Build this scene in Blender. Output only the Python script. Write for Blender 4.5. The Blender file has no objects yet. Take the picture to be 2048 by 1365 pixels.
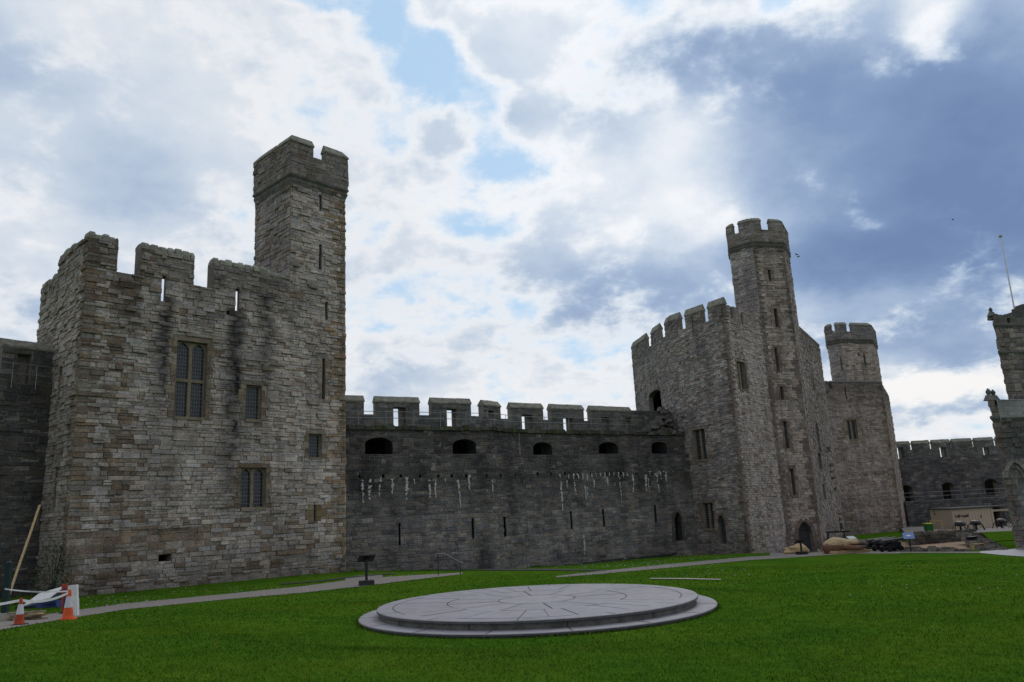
import bpy, math, random
import numpy as np
from mathutils import Vector, Matrix, noise as mnoise

scene = bpy.context.scene
COL = scene.collection
R = math.radians
rng = random.Random(7)

# ------------------------------------------------------------------ camera
FPX = 1562.0                      # focal length in pixels of the 2048 wide picture
PITCH, ROLL = R(12.6), R(2.8)
CAM = Vector((0, 0, 1.7))
_fw = Vector((0, math.cos(PITCH), math.sin(PITCH)))
_u0 = Vector((0, -math.sin(PITCH), math.cos(PITCH)))
_x0 = Vector((1, 0, 0))
_rt = _x0 * math.cos(ROLL) - _u0 * math.sin(ROLL)
_up = _u0 * math.cos(ROLL) + _x0 * math.sin(ROLL)
cam_data = bpy.data.cameras.new('camera')
cam_data.sensor_width = 36.0
cam_data.lens = 36.0 * FPX / 2048.0
cam_data.clip_start = 0.1
cam_data.clip_end = 5000
cam = bpy.data.objects.new('camera', cam_data)
COL.objects.link(cam)
m = Matrix((( _rt.x, _up.x, -_fw.x, CAM.x), (_rt.y, _up.y, -_fw.y, CAM.y),
            (_rt.z, _up.z, -_fw.z, CAM.z), (0, 0, 0, 1)))
cam.matrix_world = m
scene.camera = cam

def ray(px, py):
    """direction of a sight line, used to measure bearings and heights off the survey photograph"""
    return (_rt * ((px - 1024) / FPX) + _up * ((682.5 - py) / FPX) + _fw)

def at(px, py, Y):
    d = ray(px, py)
    return CAM + d * (Y / d.y)

# ------------------------------------------------------------------ world, sun, exposure
scene.view_settings.view_transform = 'Standard'
scene.view_settings.look = 'None'
scene.view_settings.exposure = 0.0
scene.view_settings.gamma = 1.0
scene.view_settings.use_curve_mapping = False
SUN_AZ, SUN_EL = R(21), R(37)
world = bpy.data.worlds.new('World')
scene.world = world
world.use_nodes = True

def build_world():
    nt = world.node_tree
    N, L = nt.nodes, nt.links
    N.clear()
    def nd(t, **k):
        n = N.new(t)
        for a, b in k.items(): setattr(n, a, b)
        return n
    def mth(op, a, b=None, c=None, clamp=False):
        n = nd('ShaderNodeMath', operation=op, use_clamp=clamp)
        for i, v in enumerate((a, b, c)):
            if v is None: continue
            if isinstance(v, (int, float)): n.inputs[i].default_value = v
            else: L.new(v, n.inputs[i])
        return n.outputs[0]
    out = nd('ShaderNodeOutputWorld')
    bg = nd('ShaderNodeBackground'); bg.inputs['Strength'].default_value = 0.1
    L.new(bg.outputs[0], out.inputs[0])
    sky = nd('ShaderNodeTexSky', sky_type='NISHITA', sun_disc=False)
    sky.sun_elevation = SUN_EL; sky.sun_rotation = SUN_AZ
    sky.air_density = 1.3; sky.dust_density = 0.6; sky.ozone_density = 2.0
    geo = nd('ShaderNodeTexCoord')
    sep = nd('ShaderNodeSeparateXYZ'); L.new(geo.outputs['Generated'], sep.inputs[0])
    dx, dy, dz = sep.outputs
    az = mth('ARCTAN2', dx, dy)
    el = mth('ARCSINE', dz)
    # cloud deck coordinates: clouds flatten towards the horizon
    den = mth('ADD', mth('MAXIMUM', dz, 0.0), 0.42)
    cx = mth('DIVIDE', dx, den); cy = mth('DIVIDE', dy, den)
    cc = nd('ShaderNodeCombineXYZ'); L.new(cx, cc.inputs[0]); L.new(cy, cc.inputs[1])
    def noise(vec, scale, detail, rough, dist=0.0, off=(0, 0, 0), lac=2.0):
        mp = nd('ShaderNodeMapping'); mp.inputs['Location'].default_value = off
        L.new(vec, mp.inputs[0])
        n = nd('ShaderNodeTexNoise', noise_dimensions='3D')
        n.inputs['Scale'].default_value = scale; n.inputs['Detail'].default_value = detail
        n.inputs['Roughness'].default_value = rough; n.inputs['Distortion'].default_value = dist
        n.inputs['Lacunarity'].default_value = lac
        L.new(mp.outputs[0], n.inputs['Vector'])
        return n
    # warped bearing / elevation for the layout of the cloud masses
    ae = nd('ShaderNodeCombineXYZ'); L.new(az, ae.inputs[0]); L.new(el, ae.inputs[1])
    def warped(amount, scale, off):
        w = noise(cc.outputs[0], scale, 6, 0.6, 0.0, off)
        wv = nd('ShaderNodeVectorMath', operation='SUBTRACT'); L.new(w.outputs['Color'], wv.inputs[0])
        wv.inputs[1].default_value = (0.5, 0.5, 0.5)
        ws = nd('ShaderNodeVectorMath', operation='SCALE'); L.new(wv.outputs[0], ws.inputs[0]); ws.inputs['Scale'].default_value = amount
        wa = nd('ShaderNodeVectorMath', operation='ADD'); L.new(ae.outputs[0], wa.inputs[0]); L.new(ws.outputs[0], wa.inputs[1])
        flat = nd('ShaderNodeVectorMath', operation='MULTIPLY'); L.new(wa.outputs[0], flat.inputs[0]); flat.inputs[1].default_value = (1, 1, 0)
        return flat.outputs[0]
    def layout(blobs, vec):
        total = None
        for (px, py, rx, ry, rot, wt) in blobs:
            d = ray(px, py).normalized()
            a0, e0 = math.atan2(d.x, d.y), math.asin(d.z)
            k = 1.0 / math.hypot(FPX, math.hypot(px - 1024, py - 682))
            mp = nd('ShaderNodeMapping', vector_type='TEXTURE')
            mp.inputs['Location'].default_value = (a0, e0, 0)
            mp.inputs['Rotation'].default_value = (0, 0, R(rot))
            mp.inputs['Scale'].default_value = (rx * k / max(0.3, math.cos(e0)), ry * k, 1)
            L.new(vec, mp.inputs[0])
            ln = nd('ShaderNodeVectorMath', operation='LENGTH'); L.new(mp.outputs[0], ln.inputs[0])
            mr = nd('ShaderNodeMapRange', interpolation_type='SMOOTHSTEP')
            mr.inputs['From Min'].default_value = 1.35; mr.inputs['From Max'].default_value = 0.15
            mr.inputs['To Min'].default_value = 0; mr.inputs['To Max'].default_value = wt
            L.new(ln.outputs['Value'], mr.inputs['Value'])
            total = mr.outputs[0] if total is None else mth('ADD', total, mr.outputs[0])
        return total
    # coverage: ragged cumulus edges round the blue gaps
    nA = noise(cc.outputs[0], 6.2, 10, 0.57, 0.10, (2.4, 0.9, 0.2))
    nB = noise(cc.outputs[0], 15.0, 8, 0.62, 0.0, (5.2, 2.1, 1.0))
    cov = mth('ADD', mth('ADD', layout(GAPS, warped(0.10, 6.0, (3.1, 1.7, 0))), 0.58),
              mth('ADD', mth('MULTIPLY', mth('SUBTRACT', nA.outputs['Fac'], 0.5), 1.5), mth('MULTIPLY', mth('SUBTRACT', nB.outputs['Fac'], 0.5), 0.55)))
    # thickness: how grey the cloud is
    nS = noise(cc.outputs[0], 3.0, 8, 0.52, 0.2, (0.4, 0.9, 4.2))
    thick = mth('ADD', mth('ADD', layout(MASSES, warped(0.16, 3.2, (7.1, 4.7, 0))), 0.29),
                mth('ADD', mth('MULTIPLY', mth('SUBTRACT', nS.outputs['Fac'], 0.5), 0.36), mth('MULTIPLY', mth('SUBTRACT', nA.outputs['Fac'], 0.5), 0.50)))
    edge = nd('ShaderNodeMapRange', interpolation_type='SMOOTHSTEP'); L.new(cov, edge.inputs['Value'])
    edge.inputs['From Min'].default_value = 0.34; edge.inputs['From Max'].default_value = 0.72
    edge.inputs['To Min'].default_value = 0.25
    T = mth('MULTIPLY', thick, edge.outputs[0])
    ramp = nd('ShaderNodeValToRGB'); L.new(T, ramp.inputs[0])
    cr = ramp.color_ramp; cr.interpolation = 'LINEAR'
    stops = [(0.0, (0.93, 0.92, 0.915)), (0.16, (0.81, 0.835, 0.875)), (0.34, (0.61, 0.685, 0.785)),
             (0.55, (0.385, 0.49, 0.66)), (0.78, (0.225, 0.325, 0.52)), (1.0, (0.165, 0.25, 0.435))]
    cr.elements[0].position, cr.elements[0].color = stops[0][0], stops[0][1] + (1,)
    cr.elements[1].position, cr.elements[1].color = stops[-1][0], stops[-1][1] + (1,)
    for p, c in stops[1:-1]:
        e = cr.elements.new(p); e.color = c + (1,)
    sc = nd('ShaderNodeVectorMath', operation='SCALE'); L.new(ramp.outputs[0], sc.inputs[0])
    # thin cloud near the sun glows
    sd = Vector((math.sin(SUN_AZ) * math.cos(SUN_EL), math.cos(SUN_AZ) * math.cos(SUN_EL), math.sin(SUN_EL)))
    dt = nd('ShaderNodeVectorMath', operation='DOT_PRODUCT'); L.new(geo.outputs['Generated'], dt.inputs[0]); dt.inputs[1].default_value = sd
    glow = nd('ShaderNodeMapRange', interpolation_type='SMOOTHERSTEP'); L.new(dt.outputs['Value'], glow.inputs['Value'])
    glow.inputs['From Min'].default_value = 0.82; glow.inputs['From Max'].default_value = 1.0
    glow.inputs['To Min'].default_value = 0.0; glow.inputs['To Max'].default_value = 1.0
    thin = mth('SUBTRACT', 1.0, mth('MULTIPLY', T, 1.15), clamp=True)
    br = mth('MULTIPLY_ADD', mth('MULTIPLY', glow.outputs[0], thin), 1.2, 10.0)
    # the deck behind the viewer, lit from the front, is duller
    back = nd('ShaderNodeMapRange', interpolation_type='SMOOTHSTEP'); L.new(dy, back.inputs['Value'])
    back.inputs['From Min'].default_value = -0.5; back.inputs['From Max'].default_value = 0.3
    back.inputs['To Min'].default_value = BACK_SKY; back.inputs['To Max'].default_value = 1.0
    L.new(mth('MULTIPLY', br, back.outputs[0]), sc.inputs['Scale'])
    # clear gaps show the blue
    fac = nd('ShaderNodeMapRange', interpolation_type='SMOOTHSTEP'); L.new(cov, fac.inputs['Value'])
    fac.inputs['From Min'].default_value = 0.14; fac.inputs['From Max'].default_value = 0.52
    blue = nd('ShaderNodeMix', data_type='RGBA'); blue.inputs[0].default_value = 0.85
    L.new(sky.outputs[0], blue.inputs[6]); blue.inputs[7].default_value = (4.7, 6.8, 9.1, 1)
    mix = nd('ShaderNodeMix', data_type='RGBA')
    L.new(fac.outputs[0], mix.inputs[0]); L.new(blue.outputs[2], mix.inputs[6]); L.new(sc.outputs[0], mix.inputs[7])
    L.new(mix.outputs[2], bg.inputs['Color'])

BACK_SKY = 0.72
# masses of cloud: bearing measured at (px, py), radii, tilt, thickness added (negative = gap)
# clear gaps: bearing measured at (px, py), radii, tilt, weight (negative opens the cloud)
GAPS = [
    (780, 40, 90, 60, 0, -0.36), (850, 130, 120, 90, -20, -0.36), (910, 180, 120, 100, -20, -0.36), (985, 285, 100, 100, -20, -0.34),
    (950, 350, 170, 40, 0, -0.22), (800, 250, 50, 100, 0, -0.20), (740, 450, 60, 90, 0, -0.16), (860, 565, 190, 55, 10, -0.30),
    (1000, 610, 110, 60, 0, -0.22), (640, 5, 120, 30, 0, -0.30), (1280, 10, 120, 50, 20, -0.30), (480, 465, 80, 50, 25, -0.30),
    (1200, 700, 130, 40, 0, -0.20), (1240, 350, 90, 40, 0, -0.18), (950, 480, 110, 60, 0, -0.14), (1080, 340, 60, 60, 0, -0.10),
    (1040, 75, 140, 60, 15, 0.30), (885, 250, 60, 60, 0, 0.28), (840, 45, 45, 50, 0, 0.24), (1750, 350, 600, 400, 0, 0.30), (150, 250, 420, 300, 0, 0.25),
    (1300, 250, 170, 110, 30, 0.12), (1875, 60, 70, 90, 0, -0.34), (1590, 0, 80, 40, 0, -0.36),
]
# grey masses of cloud
MASSES = [
    (40, 110, 300, 130, -8, 0.20), (150, 350, 330, 110, 6, 0.16), (370, 420, 220, 40, 10, 0.08), (420, 60, 200, 80, 0, 0.04), (60, 620, 300, 80, 0, 0.10),
    (1830, 330, 430, 300, -20, 0.52), (1960, 500, 380, 130, 0, 0.22), (1540, 130, 280, 130, -10, 0.28), (1300, 170, 190, 100, 20, 0.22),
    (1480, 570, 380, 100, 0, 0.28), (1180, 590, 180, 90, 0, 0.14), (1780, 570, 450, 60, 0, 0.08), (1880, 680, 420, 95, 0, 0.36), (200, 650, 400, 90, 0, 0.08), (1000, 700, 300, 60, 0, 0.06), (1900, 840, 300, 50, 5, 0.16), (2010, 180, 220, 320, 0, 0.22),
    (770, 760, 160, 50, 0, 0.12), (1050, 500, 120, 60, 0, 0.10), (850, 310, 60, 60, 0, 0.06),
    (1590, 0, 90, 45, 0, -0.42), (1868, 30, 75, 90, 20, -0.34), (1850, 90, 30, 40, 0, -0.12), (1370, 380, 130, 130, -20, -0.12), (1180, 380, 200, 60, 10, -0.06), (1890, 790, 330, 40, 12, -0.50), (1950, 862, 200, 16, 5, -0.25),
]
build_world()

sun_data = bpy.data.lights.new('sun', 'SUN')
sun_data.energy = 0.7
sun_data.angle = R(22)
sun_data.color = (1.0, 0.95, 0.88)
sun = bpy.data.objects.new('sun', sun_data)
COL.objects.link(sun)
sun.rotation_euler = (R(90) - SUN_EL, 0, math.pi - SUN_AZ)

# ------------------------------------------------------------------ materials
def new_mat(name):
    mt = bpy.data.materials.new(name); mt.use_nodes = True
    nt = mt.node_tree
    return mt, nt, nt.nodes['Principled BSDF']

def ramp_mul(nt, src, lo, hi, a=0.3, b=0.7):
    mr = nt.nodes.new('ShaderNodeMapRange')
    nt.links.new(src, mr.inputs['Value'])
    mr.inputs['From Min'].default_value = a; mr.inputs['From Max'].default_value = b
    mr.inputs['To Min'].default_value = lo; mr.inputs['To Max'].default_value = hi
    return mr.outputs[0]

def noise_node(nt, scale, detail=4, rough=0.6, stretch=(1, 1, 1), dist=0.0):
    tc = nt.nodes.new('ShaderNodeTexCoord')
    mp = nt.nodes.new('ShaderNodeMapping'); mp.inputs['Scale'].default_value = stretch
    nt.links.new(tc.outputs['Object'], mp.inputs[0])
    n = nt.nodes.new('ShaderNodeTexNoise')
    n.inputs['Scale'].default_value = scale; n.inputs['Detail'].default_value = detail
    n.inputs['Roughness'].default_value = rough; n.inputs['Distortion'].default_value = dist
    nt.links.new(mp.outputs[0], n.inputs['Vector'])
    return n.outputs['Fac']

def vmul(nt, col, fac):
    n = nt.nodes.new('ShaderNodeVectorMath'); n.operation = 'SCALE'
    nt.links.new(col, n.inputs[0]); nt.links.new(fac, n.inputs['Scale'])
    return n.outputs[0]

def cmix(nt, fac, a, b):
    n = nt.nodes.new('ShaderNodeMix'); n.data_type = 'RGBA'
    if isinstance(fac, float): n.inputs[0].default_value = fac
    else: nt.links.new(fac, n.inputs[0])
    for v, i in ((a, 6), (b, 7)):
        if isinstance(v, tuple): n.inputs[i].default_value = v + (1,)
        else: nt.links.new(v, n.inputs[i])
    return n.outputs[2]

def add_bump(nt, bs, src, strength, dist):
    b = nt.nodes.new('ShaderNodeBump')
    b.inputs['Strength'].default_value = strength; b.inputs['Distance'].default_value = dist
    nt.links.new(src, b.inputs['Height']); nt.links.new(b.outputs[0], bs.inputs['Normal'])

def plain(name, rgb, rough=0.8, var=0.25, scale=6.0, metal=0.0, bump=0.0, stretch=(1, 1, 1), spec=0.3):
    mt, nt, bs = new_mat(name)
    n = noise_node(nt, scale, 5, 0.65, stretch)
    rgbn = nt.nodes.new('ShaderNodeRGB'); rgbn.outputs[0].default_value = rgb + (1,)
    nt.links.new(vmul(nt, rgbn.outputs[0], ramp_mul(nt, n, 1 - var, 1 + var)), bs.inputs['Base Color'])
    bs.inputs['Roughness'].default_value = rough; bs.inputs['Metallic'].default_value = metal
    bs.inputs['Specular IOR Level'].default_value = spec
    if bump: add_bump(nt, bs, n, bump, 0.02)
    return mt

def masonry():
    """colour of each stone comes from its own attribute; weathering, grime runs and lichen on top"""
    mt, nt, bs = new_mat('masonry')
    at_ = nt.nodes.new('ShaderNodeAttribute'); at_.attribute_name = 'stone'
    fine = noise_node(nt, 9.0, 6, 0.7)
    mid = noise_node(nt, 1.1, 5, 0.6)
    big = noise_node(nt, 0.22, 4, 0.6)
    run = noise_node(nt, 1.6, 4, 0.55, (1, 1, 0.07))
    lich = noise_node(nt, 3.3, 6, 0.7, (1, 1, 1), 0.4)
    c = vmul(nt, at_.outputs['Color'], ramp_mul(nt, fine, 0.74, 1.72))
    c = vmul(nt, c, ramp_mul(nt, mid, 0.8, 1.2))
    c = vmul(nt, c, ramp_mul(nt, big, 0.86, 1.14))
    c = vmul(nt, c, ramp_mul(nt, run, 0.80, 1.08, 0.35, 0.55))
    # pale lichen specks
    c = cmix(nt, ramp_mul(nt, lich, 0.0, 0.3, 0.60, 0.78), c, (0.34, 0.325, 0.295))
    # soot and damp, plus painted shade of reveals: strength in the attribute's alpha, broken up by noise
    st = nt.nodes.new('ShaderNodeMath'); st.operation = 'MULTIPLY'; st.use_clamp = True
    so = nt.nodes.new('ShaderNodeAttribute'); so.attribute_name = 'soot_shade'
    nt.links.new(so.outputs['Fac'], st.inputs[0]); nt.links.new(ramp_mul(nt, run, 0.75, 1.15, 0.35, 0.65), st.inputs[1])
    c = cmix(nt, st.outputs[0], c, (0.026, 0.026, 0.030))
    nt.links.new(c, bs.inputs['Base Color'])
    bs.inputs['Roughness'].default_value = 0.93
    bs.inputs['Specular IOR Level'].default_value = 0.15
    h = nt.nodes.new('ShaderNodeMath'); h.operation = 'ADD'
    nt.links.new(fine, h.inputs[0]); nt.links.new(lich, h.inputs[1])
    add_bump(nt, bs, h.outputs[0], 1.0, 0.075)
    return mt

def attr_mat(name, attr='stone', rough=0.9, lo=0.75, hi=1.25, scale=9.0, trans=0.0):
    mt, nt, bs = new_mat(name)
    a = nt.nodes.new('ShaderNodeAttribute'); a.attribute_name = attr
    n = noise_node(nt, scale, 5, 0.65)
    nt.links.new(vmul(nt, a.outputs['Color'], ramp_mul(nt, n, lo, hi)), bs.inputs['Base Color'])
    bs.inputs['Roughness'].default_value = rough
    bs.inputs['Specular IOR Level'].default_value = 0.2
    return mt

def lawn_mat():
    mt, nt, bs = new_mat('lawn')
    a = noise_node(nt, 0.35, 5, 0.65); b = noise_node(nt, 2.2, 5, 0.7); d = noise_node(nt, 34.0, 4, 0.75, (1, 0.55, 1))
    c = cmix(nt, ramp_mul(nt, a, 0, 1), (0.036, 0.108, 0.009), (0.080, 0.150, 0.013))
    c = vmul(nt, c, ramp_mul(nt, b, 0.72, 1.25))
    c = vmul(nt, c, ramp_mul(nt, d, 0.65, 1.35))
    nt.links.new(c, bs.inputs['Base Color'])
    bs.inputs['Roughness'].default_value = 1.0; bs.inputs['Specular IOR Level'].default_value = 0.0
    add_bump(nt, bs, d, 0.8, 0.06)
    return mt

def glass_mat():
    mt, nt, bs = new_mat('window_glass')
    n = noise_node(nt, 2.5, 2, 0.5)
    rgbn = nt.nodes.new('ShaderNodeRGB'); rgbn.outputs[0].default_value = (0.014, 0.018, 0.025, 1)
    nt.links.new(vmul(nt, rgbn.outputs[0], ramp_mul(nt, n, 0.5, 1.5)), bs.inputs['Base Color'])
    bs.inputs['Roughness'].default_value = 0.12; bs.inputs['Specular IOR Level'].default_value = 0.35
    add_bump(nt, bs, n, 0.25, 0.05)
    return mt

M = {}
M['masonry'] = masonry()
M['lawn'] = lawn_mat()
M['slatetop'] = attr_mat('slate_slabs', 'stone', 0.6, 0.84, 1.14, 3.0)
M['blade'] = attr_mat('grass_blade', 'stone', 1.0, 0.75, 1.25, 1.0)
M['blade'].node_tree.nodes['Principled BSDF'].inputs['Specular IOR Level'].default_value = 0.02
M['glass'] = glass_mat()
M['lead'] = plain('leading', (0.16, 0.18, 0.20), 0.6, 0.2)
M['dressed'] = plain('dressed_stone', (0.20, 0.165, 0.12), 0.9, 0.35, 5.0, bump=0.6)
M['coping'] = plain('coping_stone', (0.20, 0.195, 0.165), 0.95, 0.45, 3.0, bump=0.8)
M['darkcoping'] = plain('weathered_coping', (0.115, 0.11, 0.102), 0.95, 0.5, 3.0, bump=0.8)
M['slate'] = plain('slate', (0.25, 0.242, 0.273), 0.55, 0.12, 2.5, bump=0.12, spec=0.4)
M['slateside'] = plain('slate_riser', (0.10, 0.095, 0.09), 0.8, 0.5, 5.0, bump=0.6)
M['joint'] = plain('dark_joint', (0.035, 0.035, 0.04), 0.9, 0.3)
M['path'] = plain('gravel_path', (0.20, 0.18, 0.17), 0.95, 0.28, 14.0, bump=0.6)
M['sand'] = plain('sandy_gravel', (0.30, 0.20, 0.135), 0.95, 0.22, 5.0, bump=0.4)
M['lime'] = plain('lime_run', (0.46, 0.46, 0.44), 0.9, 0.5, 7.0)
M['cannon'] = plain('cannon_iron', (0.050, 0.052, 0.052), 0.55, 0.4, 6.0, metal=0.3, spec=0.5)
M['iron'] = plain('dark_iron', (0.022, 0.022, 0.024), 0.5, 0.3, 9.0, metal=0.4, spec=0.5)
M['steel'] = plain('galvanised_steel', (0.24, 0.25, 0.27), 0.45, 0.2, 9.0, metal=0.6)
M['black'] = plain('black_plastic', (0.014, 0.014, 0.016), 0.5, 0.3, 9.0)
M['door'] = plain('door_boards', (0.052, 0.058, 0.064), 0.75, 0.35, 2.0, stretch=(9, 9, 0.6), bump=0.5)
M['concrete'] = plain('concrete', (0.34, 0.32, 0.28), 0.9, 0.25, 6.0, bump=0.4)
M['orange'] = plain('orange_plastic', (0.62, 0.085, 0.018), 0.5, 0.2, 8.0)
M['orangedirty'] = plain('grubby_orange_plastic', (0.34, 0.045, 0.016), 0.6, 0.35, 8.0)
M['white'] = plain('white_plastic', (0.66, 0.66, 0.68), 0.5, 0.12, 6.0)
M['sleeve'] = plain('reflective_sleeve', (0.52, 0.53, 0.57), 0.4, 0.12, 6.0)
M['red'] = plain('faded_red', (0.36, 0.045, 0.035), 0.6, 0.25, 6.0)
M['blue'] = plain('navy_plastic', (0.025, 0.04, 0.16), 0.6, 0.25, 6.0)
M['signblue'] = plain('sign_blue', (0.13, 0.22, 0.46), 0.4, 0.06, 3.0)
M['timber'] = plain('pale_timber', (0.40, 0.29, 0.16), 0.8, 0.3, 3.0, stretch=(4, 4, 0.5), bump=0.3)
M['clad'] = plain('timber_cladding', (0.42, 0.345, 0.26), 0.8, 0.18, 3.0, stretch=(8, 8, 0.4))
M['green'] = plain('green_plastic', (0.012, 0.13, 0.022), 0.5, 0.2, 6.0)
M['yellow'] = plain('yellow_lid', (0.50, 0.48, 0.02), 0.5, 0.2, 6.0)
M['postgreen'] = plain('dark_teal_paint', (0.008, 0.026, 0.030), 0.5, 0.3, 6.0)
M['roof'] = plain('roof_lead', (0.06, 0.06, 0.062), 0.9, 0.3)
M['ivy'] = plain('ivy_leaf', (0.022, 0.050, 0.012), 0.7, 0.5, 5.0)

# ------------------------------------------------------------------ mesh builder
class MB:
    def __init__(s):
        s.v = []; s.f = []; s.m = []; s.c = []
    def poly(s, pts, m=0, col=(1, 1, 1, 0)):
        i = len(s.v); s.v.extend(pts); s.f.append(tuple(range(i, i + len(pts)))); s.m.append(m); s.c.append(col)
    def box(s, c, size, rz=0.0, m=0, col=(1, 1, 1, 0), top=1.0, mat=None):
        """box standing on c (centre of its bottom face)"""
        hx, hy, h = size[0] / 2, size[1] / 2, size[2]
        ca, sa = math.cos(rz), math.sin(rz)
        def p(x, y, z):
            if mat is not None: return tuple(mat @ Vector((x, y, z)))
            return (c[0] + x * ca - y * sa, c[1] + x * sa + y * ca, c[2] + z)
        b = [p(-hx, -hy, 0), p(hx, -hy, 0), p(hx, hy, 0), p(-hx, hy, 0)]
        t = [p(-hx * top, -hy * top, h), p(hx * top, -hy * top, h), p(hx * top, hy * top, h), p(-hx * top, hy * top, h)]
        i = len(s.v); s.v.extend(b + t)
        for f in ((3, 2, 1, 0), (4, 5, 6, 7), (0, 1, 5, 4), (1, 2, 6, 5), (2, 3, 7, 6), (3, 0, 4, 7)):
            s.f.append(tuple(i + k for k in f)); s.m.append(m); s.c.append(col)
    def tube(s, pts, r, n=8, m=0, col=(1, 1, 1, 0), caps=True):
        """tube through points; r is a number or one radius per point"""
        pts = [Vector(p) for p in pts]
        rs = [r] * len(pts) if isinstance(r, (int, float)) else r
        i0 = len(s.v)
        for k, p in enumerate(pts):
            d = (pts[min(k + 1, len(pts) - 1)] - pts[max(k - 1, 0)]).normalized()
            a = Vector((0, 0, 1)) if abs(d.z) < 0.9 else Vector((1, 0, 0))
            u = d.cross(a).normalized(); w = u.cross(d)
            for j in range(n):
                t = 2 * math.pi * j / n
                s.v.append(tuple(p + (u * math.cos(t) + w * math.sin(t)) * rs[k]))
        for k in range(len(pts) - 1):
            for j in range(n):
                a, b = i0 + k * n + j, i0 + k * n + (j + 1) % n
                s.f.append((a, b, b + n, a + n)); s.m.append(m); s.c.append(col)
        if caps:
            s.f.append(tuple(i0 + j for j in range(n))[::-1]); s.m.append(m); s.c.append(col)
            s.f.append(tuple(i0 + (len(pts) - 1) * n + j for j in range(n))); s.m.append(m); s.c.append(col)
    def lathe(s, c, prof, n=24, m=0, col=(1, 1, 1, 0), caps=True):
        i0 = len(s.v)
        for (r, z) in prof:
            for j in range(n):
                t = 2 * math.pi * j / n
                s.v.append((c[0] + r * math.cos(t), c[1] + r * math.sin(t), c[2] + z))
        for k in range(len(prof) - 1):
            for j in range(n):
                a, b = i0 + k * n + j, i0 + k * n + (j + 1) % n
                s.f.append((a, b, b + n, a + n)); s.m.append(m); s.c.append(col)
        if caps:
            s.f.append(tuple(i0 + j for j in range(n))[::-1]); s.m.append(m); s.c.append(col)
            s.f.append(tuple(i0 + (len(prof) - 1) * n + j for j in range(n))); s.m.append(m); s.c.append(col)
    def build(s, name, mats, parent=None, smooth=False):
        me = bpy.data.meshes.new(name)
        me.from_pydata(s.v, [], s.f)
        if not isinstance(mats, (list, tuple)): mats = [mats]
        for mt in mats: me.materials.append(mt)
        me.polygons.foreach_set('material_index', np.array(s.m, dtype=np.int32))
        if any(mt in (M['masonry'], M['blade'], M['slatetop']) for mt in mats) or mats[0].name.startswith(('carved', 'rubble')):
            ca = me.color_attributes.new('stone', 'FLOAT_COLOR', 'CORNER')
            buf = []
            for f, c in zip(s.f, s.c):
                if isinstance(c, list): buf.extend(c)
                else: buf.extend([c] * len(f))
            buf = np.array(buf, dtype=np.float32)
            ca.data.foreach_set('color', buf.ravel())
            sa = me.attributes.new('soot_shade', 'FLOAT', 'CORNER'); sa.data.foreach_set('value', np.ascontiguousarray(buf[:, 3]))
        me.polygons.foreach_set('use_smooth', np.full(len(s.f), smooth))
        me.update()
        o = bpy.data.objects.new(name, me); COL.objects.link(o)
        if parent is not None:
            o.parent = parent
            # parent sits at its base: keep world-space vertices where they were measured
            me.transform(Matrix.Translation(-parent_loc(parent)))
        return o

def parent_loc(p):
    l = Vector(p.location)
    while p.parent is not None:
        p = p.parent; l += Vector(p.location)
    return l

def tag(o, label=None, cat=None, group=None, kind=None):
    if label: o['label'] = label
    if cat: o['category'] = cat
    if group: o['group'] = group
    if kind: o['kind'] = kind
    return o

def thing(name, label, cat, loc=(0, 0, 0), group=None):
    o = bpy.data.objects.new(name, None); COL.objects.link(o)
    o.empty_display_size = 0.3
    o.location = loc
    return tag(o, label, cat, group)

def copy_tree(o, parent=None):
    c = o.copy(); COL.objects.link(c); c.parent = parent
    for ch in list(o.children): copy_tree(ch, c)
    return c

# ------------------------------------------------------------------ ground
# surveyed spots: sight line to the spot and its distance
SPOTS = [(135, 1241, 23), (1075, 1222, 20.4), (735, 1172, 36), (122, 1196, 37), (690, 1142, 48.6), (870, 1142, 56),
         (1100, 1134, 62), (1350, 1112, 66), (1494, 1106, 64.5), (1620, 1110, 69), (1820, 1105, 52), (1960, 1104, 47),
         (1480, 1122, 48), (1908, 1064, 80), (1850, 1092, 60), (1000, 1365, 9.6), (100, 1365, 9.6), (1900, 1365, 9.6),
         (1900, 1200, 20.0), (400, 1212, 31)]
_cp = [tuple(at(*s)) for s in SPOTS] + [(0, 0, 0), (-12, 0, 0), (12, 0, 0), (0, -40, 0.5), (-60, 40, -1.6), (80, 40, -1.8),
        (-60, 110, -2.4), (0, 120, -2.6), (70, 110, -2.6), (120, 120, -2.6), (-60, -20, 0.2), (60, -20, 0.2), (-5, 4, -0.1), (5, 4, -0.1)]
_cx = np.array([c[:2] for c in _cp]); _cz = np.array([c[2] for c in _cp])
def _tps(d2): return 0.5 * d2 * np.log(d2 + 1e-9)
_n = len(_cp)
_K = _tps(((_cx[:, None, :] - _cx[None]) ** 2).sum(-1)) + np.eye(_n) * 25.0
_P = np.hstack([np.ones((_n, 1)), _cx])
_A = np.block([[_K, _P], [_P.T, np.zeros((3, 3))]])
_w = np.linalg.solve(_A, np.concatenate([_cz, np.zeros(3)]))
DAIS = at(1074, 1213, 20.4)
DAIS_R1, DAIS_R2 = 4.36, 3.93
def _gz_raw(xy):
    d2 = ((xy[:, None, :] - _cx[None]) ** 2).sum(-1)
    return _tps(d2) @ _w[:_n] + _w[_n] + xy @ _w[_n + 1:]
DAIS_Z = float(_gz_raw(np.array([[DAIS.x, DAIS.y]]))[0])
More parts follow.
